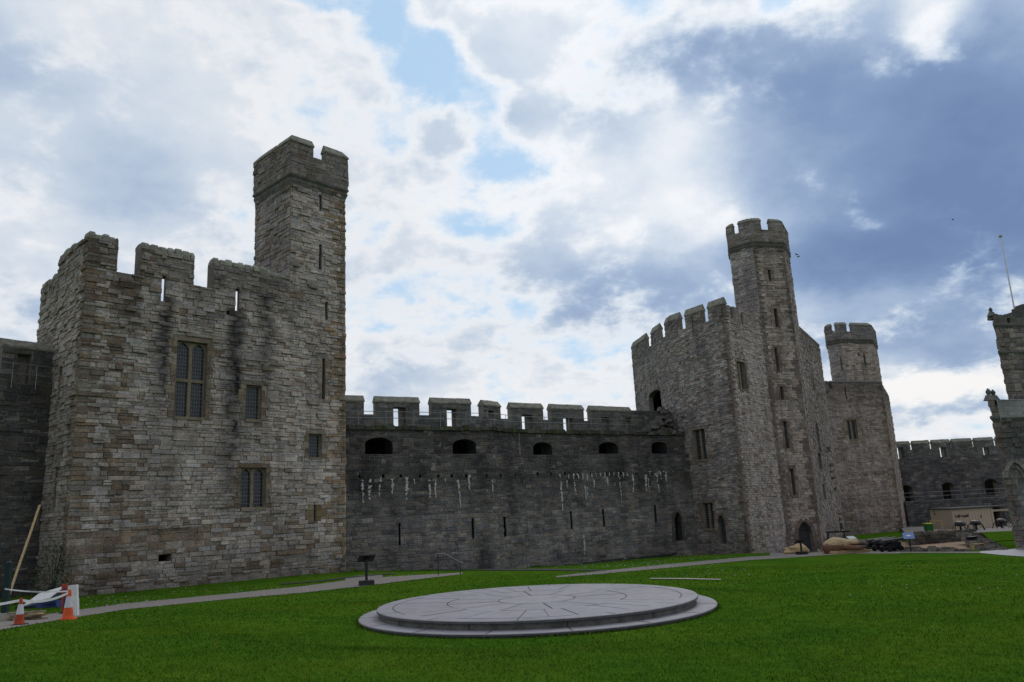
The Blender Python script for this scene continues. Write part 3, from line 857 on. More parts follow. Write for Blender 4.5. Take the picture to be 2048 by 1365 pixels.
def window(fr, o, parent, lights=1, transom=None, head=False, depth=0.22, mull=0.11, grid=(0.16, 0.20), frame=0.07):
    """stone mullioned window set back in its opening, with leaded panes"""
    s0, s1, z0, z1 = o; P = fr.pt
    mb = MB()
    def bar(a, b, z, t, d0, d1):
        pts = [P(a, z, d0), P(b, z, d0), P(b, t, d0), P(a, t, d0)]; pb = [P(a, z, d1), P(b, z, d1), P(b, t, d1), P(a, t, d1)]
        mb.poly(pts); mb.poly(pb[::-1])
        for i in range(4):
            j = (i + 1) % 4; mb.poly([pb[i], pb[j], pts[j], pts[i]])
    d0, d1 = -depth + 0.14, -depth - 0.08
    e = 0.002
    bar(s0 + e, s0 + frame, z0 + e, z1 - e, d0 - .03, d1); bar(s1 - frame, s1 - e, z0 + e, z1 - e, d0 - .03, d1)
    bar(s0 + frame + e, s1 - frame - e, z1 - frame, z1 - e, d0 - .04, d1)
    bar(s0 + e * 2, s1 - e * 2, z0 - 0.10, z0 + 0.06, 0.09, d1 - .002)
    ww = (s1 - s0 - 2 * frame - (lights - 1) * mull) / lights
    for i in range(1, lights):
        x = s0 + frame + i * ww + (i - 1) * mull
        bar(x, x + mull, z0 + 0.062, z1 - frame - e, d0, d1)
    if transom is not None:
        for i in range(lights):
            x = s0 + frame + i * (ww + mull)
            bar(x + e, x + ww - e, transom - mull / 2, transom + mull / 2, d0 - 0.015, d1)
    if head:
        for i in range(lights):
            x = s0 + frame + i * (ww + mull)
            arch_head(mb, fr, x + .001, x + ww - .001, z1 - frame - ww * 0.62, z1 - frame - .004, d0 - .02, 0.14, pointed=True)
    w = mb.build('window', M['dressed'], parent)
    for i in range(lights):
        x = s0 + frame + i * (ww + mull)
        spans = [(z0 + 0.06, z1 - frame)] if transom is None else [(z0 + 0.06, transom - mull / 2), (transom + mull / 2, z1 - frame)]
        for (a, b) in spans:
            g = MB(); dd = -depth
            g.poly([P(x, a, dd), P(x + ww, a, dd), P(x + ww, b, dd), P(x, b, dd)], 0)
            nx = max(2, round(ww / grid[0])); nz = max(2, round((b - a) / grid[1])); t = 0.011
            for k in range(0, nx + 1):
                c = x + ww * k / nx
                g.poly([P(c - t, a, dd + .012), P(c + t, a, dd + .012), P(c + t, b, dd + .012), P(c - t, b, dd + .012)], 1)
            for k in range(0, nz + 1):
                c = a + (b - a) * k / nz
                g.poly([P(x, c - t, dd + .016), P(x + ww, c - t, dd + .016), P(x + ww, c + t, dd + .016), P(x, c + t, dd + .016)], 1)
            g.build('pane', [M['glass'], M['lead']], w)
    return w

def surround(mb, fr, o, pal, seed, w=0.22, d=0.045, top=True, sill=False, hh=(0.25, 0.42)):
    """dressed stones round an opening; returns the rectangles they occupy"""
    r = random.Random(seed); P = fr.pt; taken = []
    def stone(a, b, z, t):
        cc = r.choice(pal); k = r.uniform(0.75, 1.2); c = (cc[0] * k, cc[1] * k, cc[2] * k, 0); dd = d + r.uniform(-0.02, 0.02)
        q = [(a + .008, z + .008), (b - .008, z + .008), (b - .008, t - .008), (a + .008, t - .008)]
        f = [P(x, y, dd) for x, y in q]; bk = [P(x, y, -0.03) for x, y in q]
        mb.poly(f, 0, c)
        for i in range(4):
            j = (i + 1) % 4; mb.poly([bk[i], bk[j], f[j], f[i]], 0, c)
        taken.append((a, b, z, t))
    z = o[2]
    while z < o[3] - 0.02:
        t = z + r.uniform(*hh)
        if o[3] - t < hh[0] * 0.6: t = o[3]
        stone(o[0] - w * r.uniform(0.7, 1.9), o[0], z, t); stone(o[1], o[1] + w * r.uniform(0.7, 1.9), z, t); z = t
    if top: stone(o[0] - w * 0.9, o[1] + w * 0.9, o[3], o[3] + r.uniform(0.2, 0.3))
    if sill: stone(o[0] - w * 0.6, o[1] + w * 0.6, o[2] - 0.2, o[2])
    return taken
# ------------------------------------------------------------------ palettes (stone albedo)
GREY = [(5, (0.385, 0.340, 0.316)), (5, (0.36, 0.316, 0.293)), (3, (0.325, 0.284, 0.260)), (1.2, (0.285, 0.247, 0.226)), (0.8, (0.245, 0.188, 0.150)), (0.3, (0.225, 0.196, 0.186)), (1.0, (0.41, 0.370, 0.347))]
BROWN = [(0.215, 0.162, 0.122), (0.19, 0.143, 0.108), (0.24, 0.188, 0.145), (0.175, 0.136, 0.110), (0.26, 0.218, 0.182)]
TURR = [(4, (0.30, 0.266, 0.25)), (3, (0.272, 0.240, 0.224)), (3, (0.24, 0.204, 0.182)), (1.2, (0.22, 0.174, 0.145)), (1.2, (0.255, 0.24, 0.25)), (.6, (0.19, 0.168, 0.17))]
DARKW = [(4, (0.124, 0.115, 0.111)), (3, (0.103, 0.099, 0.102)), (2, (0.142, 0.126, 0.113)), (1, (0.173, 0.156, 0.145)), (1, (0.084, 0.080, 0.083))]
RTP = [(4, (0.375, 0.332, 0.313)), (4, (0.345, 0.303, 0.284)), (2, (0.31, 0.266, 0.245)), (0.9, (0.275, 0.218, 0.186)), (0.8, (0.42, 0.382, 0.362)), (0.5, (0.24, 0.21, 0.20))]
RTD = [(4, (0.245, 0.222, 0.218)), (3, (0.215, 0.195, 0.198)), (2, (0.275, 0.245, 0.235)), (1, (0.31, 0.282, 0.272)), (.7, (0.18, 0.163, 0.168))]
DRESS = [(0.20, 0.165, 0.125), (0.17, 0.135, 0.10), (0.215, 0.185, 0.15), (0.155, 0.12, 0.09)]
DRESSP = [(0.19, 0.155, 0.135), (0.165, 0.13, 0.115), (0.21, 0.18, 0.16)]
G = lambda x, a, w: math.exp(-((x - a) / w) ** 2)
INF = 1e3

# ------------------------------------------------------------------ left tower (square, with tall stair turret)
def left_tower():
    A = plan(150, 845, 37.0)
    AZF = 43.5
    B = walk(A, AZF, 690, 760)
    Cc = walk(A, AZF - 90, 82, 600)
    D = Vector((B.x + Cc.x - A.x, B.y + Cc.y - A.y))
    base = gz(A.x, A.y)
    root = thing('square_tower', 'large square grey stone tower with tall stair turret and leaded windows, beside the orange cones', 'tower', (A.x, A.y, base))
    fr = Fr(A, B); L = fr.L
    zb = min(gz(*A), gz(*B), gz(*Cc)) - 0.6
    zp = fr.sz(330, 505)[1]; zc = (fr.sz(252, 550)[1] + fr.sz(402, 571)[1]) / 2
    zs = fr.sz(635, 372)[1]; zt = fr.sz(602, 290)[1]
    st = fr.sz(580, 450)[0]
    zroof = fr.sz(330, 640)[1]
    cr1 = fr.gap(235, 270, 520, .75); cr2 = fr.gap(388, 415, 545, .75)
    stub = fr.sz(541, 570)[0]
    zstub = fr.sz(560, 556)[1]
    r_ = fr.rect
    slits = [r_(323, 552, 331, 603), r_(471, 577, 478, 622)]
    W1 = r_(351, 684, 412, 837); W2 = r_(491, 771, 522, 841); W3 = r_(617, 868, 643, 917); W4 = r_(481, 936, 531, 1017)
    loops = [r_(638, 391, 643, 422), r_(638, 490, 643, 540), r_(650, 605, 655, 640), r_(644, 717, 650, 799), r_(627, 1010, 632, 1043)]
    holes = [r_(317, 1109, 343, 1123), r_(453, 622, 461, 630)]
    ops = [(cr1[0], cr1[1], zc, INF), (cr2[0], cr2[1], zc, INF), (-1, stub, zp, INF), (stub, st, zstub, INF)] + slits + [W1, W2, W3, W4] + loops + holes
    mb = MB()
    # outer skin with narrow loops, inner skin splayed round them
    core(mb, fr, 0, L, zb, zs, ops, 0.22)
    wide = [(o[0] - 0.5, o[1] + 0.5, o[2] - 0.05, o[3] + 0.05) for o in slits]
    core(mb, fr, 0, L, zb, zs, [o for o in ops if o not in slits] + wide, 0.53, d=-0.221)
    taken = []
    for i, (o, w) in enumerate(((W1, 0.26), (W2, 0.24), (W3, 0.2), (W4, 0.22))): taken += surround(mb, fr, o, DRESS, 11 + i, w, 0.05, True, False)
    taken += surround(mb, fr, loops[3], [(0.30, 0.25, 0.21), (0.27, 0.215, 0.17)], 31, 0.22, 0.04, False)
    taken += surround(mb, fr, loops[4], [(0.16, 0.12, 0.07), (0.19, 0.15, 0.10)], 32, 0.42, 0.04, False)
    pl = fr.sz(228, 800)[0]
    zband0, zband1 = fr.sz(240, 1105)[1], fr.sz(240, 1062)[1]
    runs = [(fr.sz(328, 680)[0], 0.45, fr.sz(330, 605)[1], fr.sz(330, 900)[1], 0.85), (fr.sz(468, 700)[0], 0.42, fr.sz(470, 625)[1], fr.sz(470, 1060)[1], 1.3),
            (fr.sz(533, 700)[0], 0.42, fr.sz(533, 600)[1], fr.sz(533, 840)[1], 0.75), (fr.sz(398, 650)[0], 0.5, fr.sz(395, 560)[1], fr.sz(395, 690)[1], 0.4), (fr.sz(258, 600)[0], 0.6, fr.sz(255, 550)[1], fr.sz(255, 740)[1], 0.5)]
    def stain(s, z):
        v = 0.0
        for (a, w, z1, z0, k) in runs:
            if z < z1 + 0.3: v += k * G(s, a + 0.06 * math.sin(z * 2.1), w) * max(0, min(1, (z - z0) / (0.55 * (z1 - z0)))) 
        if s < st and z > zc - 1.0: v += 0.30 * min(1, (z - zc + 1.0) / 1.6)
        if z > zs - 0.9: v += 0.25
        v += 0.30 * G(z, zb + 0.6, 0.9) + 0.22 * max(0, mnoise.fractal(Vector((s * 0.5, z * 0.12, 2.0)), 1.0, 2.0, 3)) + 0.2 * max(0, mnoise.noise(Vector((s * 0.25, z * 0.3, 6.0))))
        return min(0.92, v)
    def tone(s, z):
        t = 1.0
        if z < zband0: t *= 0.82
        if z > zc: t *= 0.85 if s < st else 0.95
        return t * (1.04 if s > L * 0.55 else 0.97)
    quo = BROWN + [(0.23, 0.205, 0.18), (0.26, 0.235, 0.21)]
    def bonders(s, z, r):
        # older brown bonding stones beside the corner and scattered through the face
        x = 2.0 + 0.5 * math.sin(z * 0.45)
        if abs(s - x) < 0.8 and r.random() < 0.55: return r.choice(BROWN)
        if z < zband1 + 0.5 and r.random() < 0.18: return r.choice(BROWN)
        if s > L - 1.2 and z < zs and r.random() < 0.3: return (0.27, 0.20, 0.145)
    allops = ops + taken
    # courses: long squared rubble; the turret has slightly larger stones
    band = [(-1, fr.sz(420, 1085)[0], zband0, zband1)]
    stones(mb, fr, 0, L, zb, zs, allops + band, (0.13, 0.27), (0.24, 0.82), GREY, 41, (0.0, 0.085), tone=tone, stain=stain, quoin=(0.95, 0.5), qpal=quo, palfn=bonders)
    stones(mb, fr, 0, band[0][1], zband0, zband1, allops, (0.34, 0.40), (0.40, 0.85), [(1, c) for c in BROWN], 42, (0.0, 0.03), stain=stain, joint=0.02)
    # second column of brown bonders along the old corner
    # left face
    fl = Fr(Cc, A); LL = fl.L
    zl = fl.sz(100, 566)[1]; c1 = fl.sz(117, 545)[0]
    op_l = [(-1, c1, zl, INF), (c1 - .01, LL + 1, zp, INF)]
    lw = [fl.rect(118, 735, 123, 800), fl.rect(109, 935, 114, 1025), fl.rect(79, 742, 91, 790)]
    core(mb, fl, 0, LL, zb, zp, op_l + lw, 0.75)
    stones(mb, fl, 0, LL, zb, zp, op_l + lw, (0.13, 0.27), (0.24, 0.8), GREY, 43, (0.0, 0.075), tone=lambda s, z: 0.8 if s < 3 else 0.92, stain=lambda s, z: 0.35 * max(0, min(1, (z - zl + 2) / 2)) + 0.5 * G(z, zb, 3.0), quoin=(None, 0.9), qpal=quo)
    for Q, S, z1 in ((B, D, zc), (D, Cc, zc)):
        f2 = Fr(Q, S); core(mb, f2, 0, f2.L, zb, z1, (), 0.75)
        stones(mb, f2, 0, f2.L, zb, z1, [], (0.3, 0.5), (0.7, 1.6), GREY, 44, (0.0, 0.06))
    slab(mb, [A, B, D, Cc], zroof, m=0)
    mb.build('wall', [M['masonry']], root)
    # cock-and-hen coping on the battlements
    cobbles(fr, 0.0, cr1[0], zp, 0.75, root, 1); cobbles(fr, cr1[1], cr2[0], zp, 0.75, root, 2); cobbles(fr, cr2[1], stub, zp, 0.75, root, 3)
    cobbles(fl, c1, LL - 0.8, zp, 0.75, root, 4); cobbles(fl, 0.2, c1 - .05, zl, 0.75, root, 5)
    coping(fr, stub, st, zstub, 0.75, root, h=0.3)
    tp = (W1[2] + W1[3]) / 2 + 0.02
    window(fr, W1, root, 2, fr.sz(380, 761)[1], True, 0.30, 0.17, (0.15, 0.2), 0.06)
    window(fr, W2, root, 1, None, False, 0.25, grid=(0.15, 0.2)); window(fr, W3, root, 1, None, False, 0.25, grid=(0.15, 0.2))
    window(fr, W4, root, 2, None, True, 0.28, 0.18, (0.15, 0.2), 0.05)
    # ------- turret: its front continues the tower face
    dl = (walk(Vector(fr.pt(st, 0)[:2]), AZF - 90, 512, 430) - Vector(fr.pt(st, 0)[:2])).length
    P0 = Vector(fr.pt(st, 0)[:2]); P1 = Vector(B); back = -fr.n * dl
    P2 = P1 + back; P3 = P0 + back
    tu = thing('turret', None, None); tu.parent = root
    tu.location = Vector((P0.x, P0.y, zroof)) - Vector(root.location)
    mb = MB()
    ft = Fr(P3, P0); core(mb, ft, 0, ft.L, zroof - 0.5, zs, (), 0.6)
    stones(mb, ft, 0, ft.L, zroof - 0.5, zs, [], (0.2, 0.32), (0.4, 1.0), TURR, 51, (0.0, 0.07), stain=lambda s, z: 0.12 + (0.3 if z > zs - .9 else 0), quoin=(0.5, 0.8))
    for Q, S, k in ((P1, P2, 52), (P2, P3, 53)):
        f2 = Fr(Q, S); core(mb, f2, 0, f2.L, zroof - 0.5, zs, (), 0.6)
        stones(mb, f2, 0, f2.L, zroof - 0.5, zs, [], (0.2, 0.32), (0.4, 1.0), TURR, k, (0.0, 0.07))
    mb.build('shaft', [M['masonry']], tu)
    # string course: two stepped bands, then the corbelled parapet
    ctr = (P0 + P1 + P2 + P3) / 4
    def ring(o): 
        q = []
        for p in (P0, P1, P2, P3):
            u = p - ctr; q.append(ctr + fr.s * (u.dot(fr.s) + math.copysign(o, u.dot(fr.s))) + fr.n * (u.dot(fr.n) + math.copysign(o, u.dot(fr.n))))
        return q
    mb = MB()
    prof = [(0.02, zs - 0.45), (0.13, zs - 0.14), (0.13, zs), (0.08, zs + 0.02), (0.19, zs + 0.16), (0.19, zs + 0.26), (0.12, zs + 0.27)]
    rings = [(ring(o), z) for o, z in prof]
    for (q, z), (q2, z2) in zip(rings, rings[1:]):
        for i in range(4):
            j = (i + 1) % 4
            mb.poly([(q[i].x, q[i].y, z), (q[j].x, q[j].y, z), (q2[j].x, q2[j].y, z2), (q2[i].x, q2[i].y, z2)])
    mb.build('string_course', M['darkcoping'], tu)
    mb = MB()
    Q = ring(0.14)
    zh0 = zs + 0.25
    zcren = Fr(Q[0], Q[1]).sz(635, 320)[1]
    heads = []
    for i in range(4):
        j = (i + 1) % 4; f2 = Fr(Q[i], Q[j]); l = f2.L
        if i == 0: g = f2.gap(627, 643, 300, .5)
        elif i == 3: g = (f2.sz(547, 320)[0] - 0.12, f2.sz(549, 320)[0] + 0.12)
        else: g = (l * 0.42, l * 0.58)
        o = [(g[0], g[1], zcren, INF)]
        core(mb, f2, 0, l, zh0, zt, o, 0.5)
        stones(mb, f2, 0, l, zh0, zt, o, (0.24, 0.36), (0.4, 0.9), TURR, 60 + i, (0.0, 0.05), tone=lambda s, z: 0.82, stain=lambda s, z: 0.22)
        heads.append((f2, g, l))
    slab(mb, Q, zh0 + 0.3)
    mb.build('parapet', [M['masonry']], tu)
    for f2, g, l in heads:
        coping(f2, 0, g[0], zt, 0.5, tu, h=0.45, hip=(True, False)); coping(f2, g[1], l, zt, 0.5, tu, h=0.45, hip=(False, True))
        coping(f2, g[0] + .08, g[1] - .08, zcren - 0.02, 0.5, tu, h=0.06, over=0.02, name='sill')
left_tower()

# ------------------------------------------------------------------ curtain wall between the two big towers
P_A = plan(690, 900, 52.5); P_B = plan(990, 890, 57.7); P_C = plan(1047, 890, 60.3); P_D = plan(1352, 890, 68.6)
ZWALK = at(690, 854, 52.5).z
def wall_panel(root, fr, S0, S1, gall, slits, merl, embr, seed, holes=(), ext0=0.0, streaks=(), span=None, gext=(0, 0)):
    """one straight stretch: lower wall, set-back gallery storey, wall walk and parapet"""
    mb = MB(); L = fr.L
    zb = min(gz(*fr.pt(0, 0)[:2]), gz(*fr.pt(L, 0)[:2])) - 0.8
    zl = ZGAL                     # ledge under the gallery openings
    def stain(s, z):
        q = s + seed * 7.3
        run = mnoise.fractal(Vector((q * 0.75, z * 0.10, 3.0)), 1.0, 2.0, 4)
        blot = mnoise.fractal(Vector((q * 0.30, z * 0.34, 9.0)), 1.0, 2.0, 4)
        up = max(0, min(1, (z - (zl - 3.4)) / 1.6))
        v = 0.14 + 0.34 * up + 0.55 * max(0, run + 0.05) + 0.40 * max(0, blot)
        if z < zb + 3.4: v += 1.1 * max(0, mnoise.noise(Vector((q * 0.5, 2.0, 5.0)))) * (1 - (z - zb) / 3.4)
        return max(0, min(0.85, v))
    tone = lambda s, z: (1.85 if z < zl - 4.2 else 1.45) * (1 + 0.25 * mnoise.noise(Vector((s * 0.4 + seed, z * 0.4, 1.0))))
    core(mb, fr, S0, S1, zb, zl, slits + list(holes), 1.2, d=0.0, reveal=(.07, .068, .066, .45))  # reveals of slits and holes coloured dark to paint in their shade
    stones(mb, fr, S0, S1, zb, zl, slits + list(holes), (0.19, 0.30), (0.32, 0.8), DARKW, seed, (0.0, 0.05), tone=tone, stain=stain)
    back = -0.45
    core(mb, fr, S0 - gext[0], S1 + gext[1], zl - 0.6, ZWALK, gall, 1.6, d=back, ends=True, reveal=(.05, .05, .05, .5))  # gallery reveals darkened by colour, painting the shade inside
    mb.poly([fr.pt(S0 - .3, zb, -1.35), fr.pt(S1 + .3, zb, -1.35), fr.pt(S1 + .3, zl - .1, -1.35), fr.pt(S0 - .3, zl - .1, -1.35)], 0, (.02, .02, .02, 0))  # added near-black backing: darkness behind the holes put into its colour
    stones(mb, fr, S0, S1, zl, ZWALK - 0.05, gall, (0.19, 0.30), (0.32, 0.8), DARKW, seed + 1, (0.0, 0.05), d=back, tone=lambda s, z: 0.95, stain=lambda s, z: 0.25 + 0.25 * max(0, math.sin(s * 0.8 + seed)))
    P = fr.pt
    mb.poly([P(S0, zl, 0), P(S1, zl, 0), P(S1, zl, back), P(S0, zl, back)], 0, (0.10, 0.10, 0.09, 0.2))
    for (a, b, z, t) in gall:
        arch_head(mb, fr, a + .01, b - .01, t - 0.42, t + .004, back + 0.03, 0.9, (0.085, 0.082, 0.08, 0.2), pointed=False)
        # near-black panel behind: shade of the passage put into its colour
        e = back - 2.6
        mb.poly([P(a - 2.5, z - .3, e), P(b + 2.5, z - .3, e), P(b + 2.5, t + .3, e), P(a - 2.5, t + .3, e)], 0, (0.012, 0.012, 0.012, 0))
    # wall walk slab with a rough mossy edge
    mb.poly([P(S0, ZWALK, back), P(S1, ZWALK, back), P(S1, ZWALK, -3.4), P(S0, ZWALK, -3.4)], 0, (0.09, 0.09, 0.085, 0))
    r = random.Random(seed + 5); s = S0
    while s < S1 - 0.1:
        e = min(S1, s + r.uniform(0.25, 0.7)); k = r.uniform(0.6, 1.2)
        col = (0.085 * k, 0.085 * k, 0.07 * k, 0.1) if r.random() < 0.5 else (0.05 * k, 0.058 * k, 0.03 * k, 0)
        c = P((s + e) / 2, ZWALK - r.uniform(0.12, 0.2), back + 0.02)
        mb.box(c, (e - s - .02, 0.36 + r.uniform(0, .14), r.uniform(0.2, 0.36)), fr.rz + r.uniform(-.05, .05), 0, col, r.uniform(.85, .98)); s = e
    # parapet: inner skin with broad embrasures, outer skin with narrow loops
    di, do = -2.3, -2.75
    f2 = fr.off(di)
    crn = []; 
    for a, b in zip(merl, merl[1:]): crn.append((a[1], b[0], ZCREN, INF))
    lo, hi = merl[0][0], merl[-1][1]
    if span:
        crn += [(-9, lo, ZCREN, INF), (hi, 99, ZCREN, INF)]; lo, hi = span
    ops = crn
    core(mb, fr, lo, hi, ZWALK - 0.1, ZMER, ops + [e[0] for e in embr], 0.45, d=di, ends=True)
    core(mb, fr, lo, hi, ZWALK - 0.1, ZMER, ops + [e[1] for e in embr], 0.12, d=do + .002, ends=True)
    PAR = [(3, (0.150, 0.150, 0.138)), (2, (0.128, 0.128, 0.122)), (1, (0.10, 0.10, 0.10))]
    stones(mb, fr, lo, hi, ZWALK, ZMER, ops + [e[0] for e in embr], (0.2, 0.32), (0.4, 0.9), PAR, seed + 3, (0.0, 0.035), d=di, stain=lambda s, z: 0.1, ext=0)
    # lime runs: thin crusts on the stone face
    rr = random.Random(seed + 9)
    for (s, z1, z0, w) in streaks:
        w *= 2.5; n = max(5, int((z1 - z0) / 0.09)); x = s
        for i in range(n):
            za, zb_ = z1 - (z1 - z0) * i / n, z1 - (z1 - z0) * (i + 1) / n
            if rr.random() < 0.10: x += rr.uniform(-.04, .04); continue
            k = 1 - 0.5 * i / n
            k *= rr.uniform(.45, 1.1); a0, a1 = x - w * k * rr.uniform(.1, 1), x + w * k * rr.uniform(.1, 1)
            x2 = x + rr.uniform(-.025, .025)
            b0, b1 = x2 - w * k * rr.uniform(.2, .9), x2 + w * k * rr.uniform(.2, .9)
            mb.poly([P(b0, zb_, 0.066), P(b1, zb_, 0.066), P(a1, za, 0.066), P(a0, za, 0.066)], 1)
            x = x2
    mb.build('wall', [M['masonry'], M['lime']], root)
    for a, b in merl:
        coping(fr.off(di), a, b, ZMER, 0.57, root, h=0.40, over=0.07)
    return mb

ZGAL = at(760, 910, 53.7).z
_fpar = Fr(P_A, P_B).off(-2.3)
ZMER = _fpar.sz(800, 806)[1]; ZCREN = _fpar.sz(738, 829)[1]

def curtain():
    base = gz(P_B.x, P_B.y)
    root = thing('curtain_wall', 'dark weathered battlemented curtain wall with low arched gallery openings, between the two big towers', 'wall', (P_B.x, P_B.y, base))
    f1 = Fr(P_A - (P_B - P_A).normalized() * 1.5, P_B); f2 = Fr(P_B, P_C); f3 = Fr(P_C, P_D)
    b = -0.45; pd = -2.3; po = -2.75
    def g(f, *q): return f.rect(*q, d=b)
    def m(f, x0, x1): return (f.sz(x0, 820, pd - .60)[0], f.sz(x1, 820, pd)[0])
    def em(f, x0, y0, x1, y1, l0=None, l1=None):
        o = f.rect(x0, y0, x1, y1, d=pd)
        if l0 is None: return (o, (0, 0, 0, 0))
        q = f.rect(l0, y0 + 3, l1, y1, d=po)
        q = f.gap(l0, l1, (y0 + y1) / 2, .12, po)
        return (o, (q[0], q[1], o[2], o[3] - 0.05))
    rr = random.Random(77)
    holes1 = [f1.rect(x, 949, x + 5, 956) for x in (717, 764, 799, 838, 874, 901, 930, 971)]
    s1 = []
    for x, y1, y0, w in ((725, 960, 1008, 4), (740, 958, 1006, 5), (761, 955, 998, 3), (784, 958, 988, 4), (813, 955, 1000, 5), (858, 960, 1004, 4), (870, 962, 996, 4), (916, 960, 1016, 3), (938, 950, 980, 4), (984, 960, 990, 3), (828, 958, 970, 2), (890, 957, 966, 2)):
        s, z1 = f1.sz(x, y1); z0 = f1.sz(x, y0)[1]; s1.append((s, z1, z0, w / 29.0 * 0.5))
    wall_panel(root, f1, 0, f1.L, [g(f1, 730, 876, 785, 909), g(f1, 905, 879, 952, 910)],
               [f1.rect(797, 1047, 801, 1091), f1.rect(943.5, 1037, 948, 1078)],
               [m(f1, 640, 728), m(f1, 746, 839), m(f1, 857, 942)],
               [em(f1, 787, 815, 812, 853, 787, 796), em(f1, 894, 818, 914, 856, 894, 903)], 101, holes1, 0, s1, (m(f1, 640, 728)[0], f1.L - .47))
    f2x = em(f2, 977, 822, 988, 838)
    wall_panel(root, f2, 0, f2.L, [], [f2.rect(1007, 1034, 1012, 1074)], [(m(f2, 956, 990)[0], m(f2, 990, 1001)[1])], [f2x], 120,
               [f2.rect(x, 948, x + 4, 955) for x in (999, 1029)], 0, (), (.47, f2.L + .36), (0, .09))
    s3 = []
    for x, y1, y0, w in ((1122, 962, 1022, 4), (1133, 960, 976, 2), (1148, 965, 990, 3), (1168, 970, 1000, 3), (1174, 972, 992, 3), (1188, 955, 975, 4), (1213, 955, 975, 3), (1238, 955, 1015, 2), (1263, 948, 985, 4), (1291, 950, 982, 5), (1313, 945, 985, 4), (1330, 942, 978, 4), (1166, 1070, 1110, 5), (1296, 955, 985, 2), (1320, 945, 960, 3), (1345, 942, 952, 3)):
        s, z1 = f3.sz(x, y1); z0 = f3.sz(x, y0)[1]; s3.append((s, z1, z0, w / 26.0 * 0.5))
    for x in range(1110, 1350, 9):
        if rr.random() < 0.7:
            s, z1 = f3.sz(x, 950 - (x - 1110) * 0.03); s3.append((s, z1 + .05, z1 - rr.uniform(.15, .5), 0.06))
    door = f3.rect(1349, 1024, 1364, 1082)
    gl3 = [g(f3, 1066, 885, 1104, 911), g(f3, 1197, 885, 1236, 908), g(f3, 1303, 884, 1334, 908)]
    wall_panel(root, f3, 0, f3.L + 2.0, gl3, [f3.rect(1140.5, 1023, 1144.5, 1059), f3.rect(1205, 1018, 1209, 1054), f3.rect(1308.5, 1011, 1313, 1046), door],
               [(m(f3, 1014, 1086)[0], m(f3, 1050, 1086)[1]), m(f3, 1094, 1167), m(f3, 1173, 1262)],
               [em(f3, 1044, 830, 1066, 863, 1044, 1049), em(f3, 1127, 835, 1148, 866, 1127, 1132), em(f3, 1203, 835, 1220, 864), em(f3, 1251, 836, 1266, 866)], 140,
               [f3.rect(x, 945, x + 4, 951) for x in (1047, 1073, 1100, 1128, 1155, 1180, 1210, 1240, 1270, 1300, 1330)], 0, s3, (-.36, m(f3, 1173, 1262)[1]), (.09, 0))
    # lower ruined stretch of parapet, arch of the doorway, broken masonry by the tower
    mb = MB()
    a, bb = f3.sz(1262, 830, pd)[0], f3.L + 2.0
    zt = f3.sz(1290, 822, pd)[1]
    core(mb, f3, a + .01, bb, ZWALK - .1, zt, [], 0.85, d=pd, ends=True)
    stones(mb, f3, a + .01, bb, ZWALK, zt, [], (0.2, 0.32), (0.4, 0.9), [(1, (0.11, 0.11, 0.10)), (1, (0.09, 0.09, 0.085))], 160, (0, .05), d=pd)
    r = random.Random(4)
    for i in range(90):
        t = r.random(); s = f3.sz(1296, 850)[0] + t * 3.4; z = ZWALK - 0.3 + r.random() * (0.4 + 2.3 * t ** 1.5)
        k = r.uniform(.6, 1.2); mb.box(f3.pt(s, z, -0.9 + r.uniform(-.5, .5) - 0.2 * (z - ZWALK)), (r.uniform(.3, .7), r.uniform(.5, .9), r.uniform(.18, .35)), r.uniform(0, 3), 0, (0.11 * k, 0.105 * k, 0.095 * k, 0.15), r.uniform(.7, .95))
    arch_head(mb, f3, door[0] + .005, door[1] - .005, door[3] - 0.75, door[3] + .003, 0.05, 0.8, (0.08, 0.076, 0.072, 0.1))
    mb.poly([f3.pt(door[0] - .3, door[2] - .3, -.55), f3.pt(door[1] + .3, door[2] - .3, -.55), f3.pt(door[1] + .3, door[3] + .3, -.55), f3.pt(door[0] - .3, door[3] + .3, -.55)], 0, (.012, .012, .012, 0))  # near-black panel paints the darkness inside the doorway
    hood(mb, f3, door[0], door[1], door[3] - 0.75, door[3], 0.26, 0.06, [(0.11, 0.10, 0.09)], 5, 5, door[2])
    mb.build('rubble', [M['masonry']], root)
    # chamfered plinth along the foot
    mb = MB()
    s0, z0 = f3.sz(1048, 1134); s1_, z1 = f3.sz(1345, 1103)
    P = f3.pt; zlow = min(gz(*P(s0, 0)[:2]), gz(*P(s1_, 0)[:2])) - 1
    n = 26; rj = random.Random(8)
    for i in range(n):
        a, b2 = s0 + (s1_ - s0) * i / n, s0 + (s1_ - s0) * (i + 1) / n
        za, zb2 = z0 + (z1 - z0) * i / n, z0 + (z1 - z0) * (i + 1) / n
        dz = rj.uniform(-.05, .05); dd = 0.42 + rj.uniform(-.04, .04); k = rj.uniform(.7, 1.2)
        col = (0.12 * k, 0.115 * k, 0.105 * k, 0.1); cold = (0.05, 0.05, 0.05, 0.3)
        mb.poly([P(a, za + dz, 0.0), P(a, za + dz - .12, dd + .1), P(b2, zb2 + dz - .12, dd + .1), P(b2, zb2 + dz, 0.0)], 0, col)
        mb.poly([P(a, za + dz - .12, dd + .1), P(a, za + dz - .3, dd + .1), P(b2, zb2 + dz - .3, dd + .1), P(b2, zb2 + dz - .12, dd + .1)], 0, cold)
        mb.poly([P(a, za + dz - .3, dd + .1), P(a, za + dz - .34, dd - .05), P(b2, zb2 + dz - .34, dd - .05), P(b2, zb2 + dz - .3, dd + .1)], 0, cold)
        mb.poly([P(a, za + dz - .34, dd - .05), P(a, zlow, dd - .05), P(b2, zlow, dd - .05), P(b2, zb2 + dz - .34, dd - .05)], 0, (0.15 * k, 0.145 * k, 0.135 * k, 0.2))
    mb.build('plinth', [M['masonry']], root)
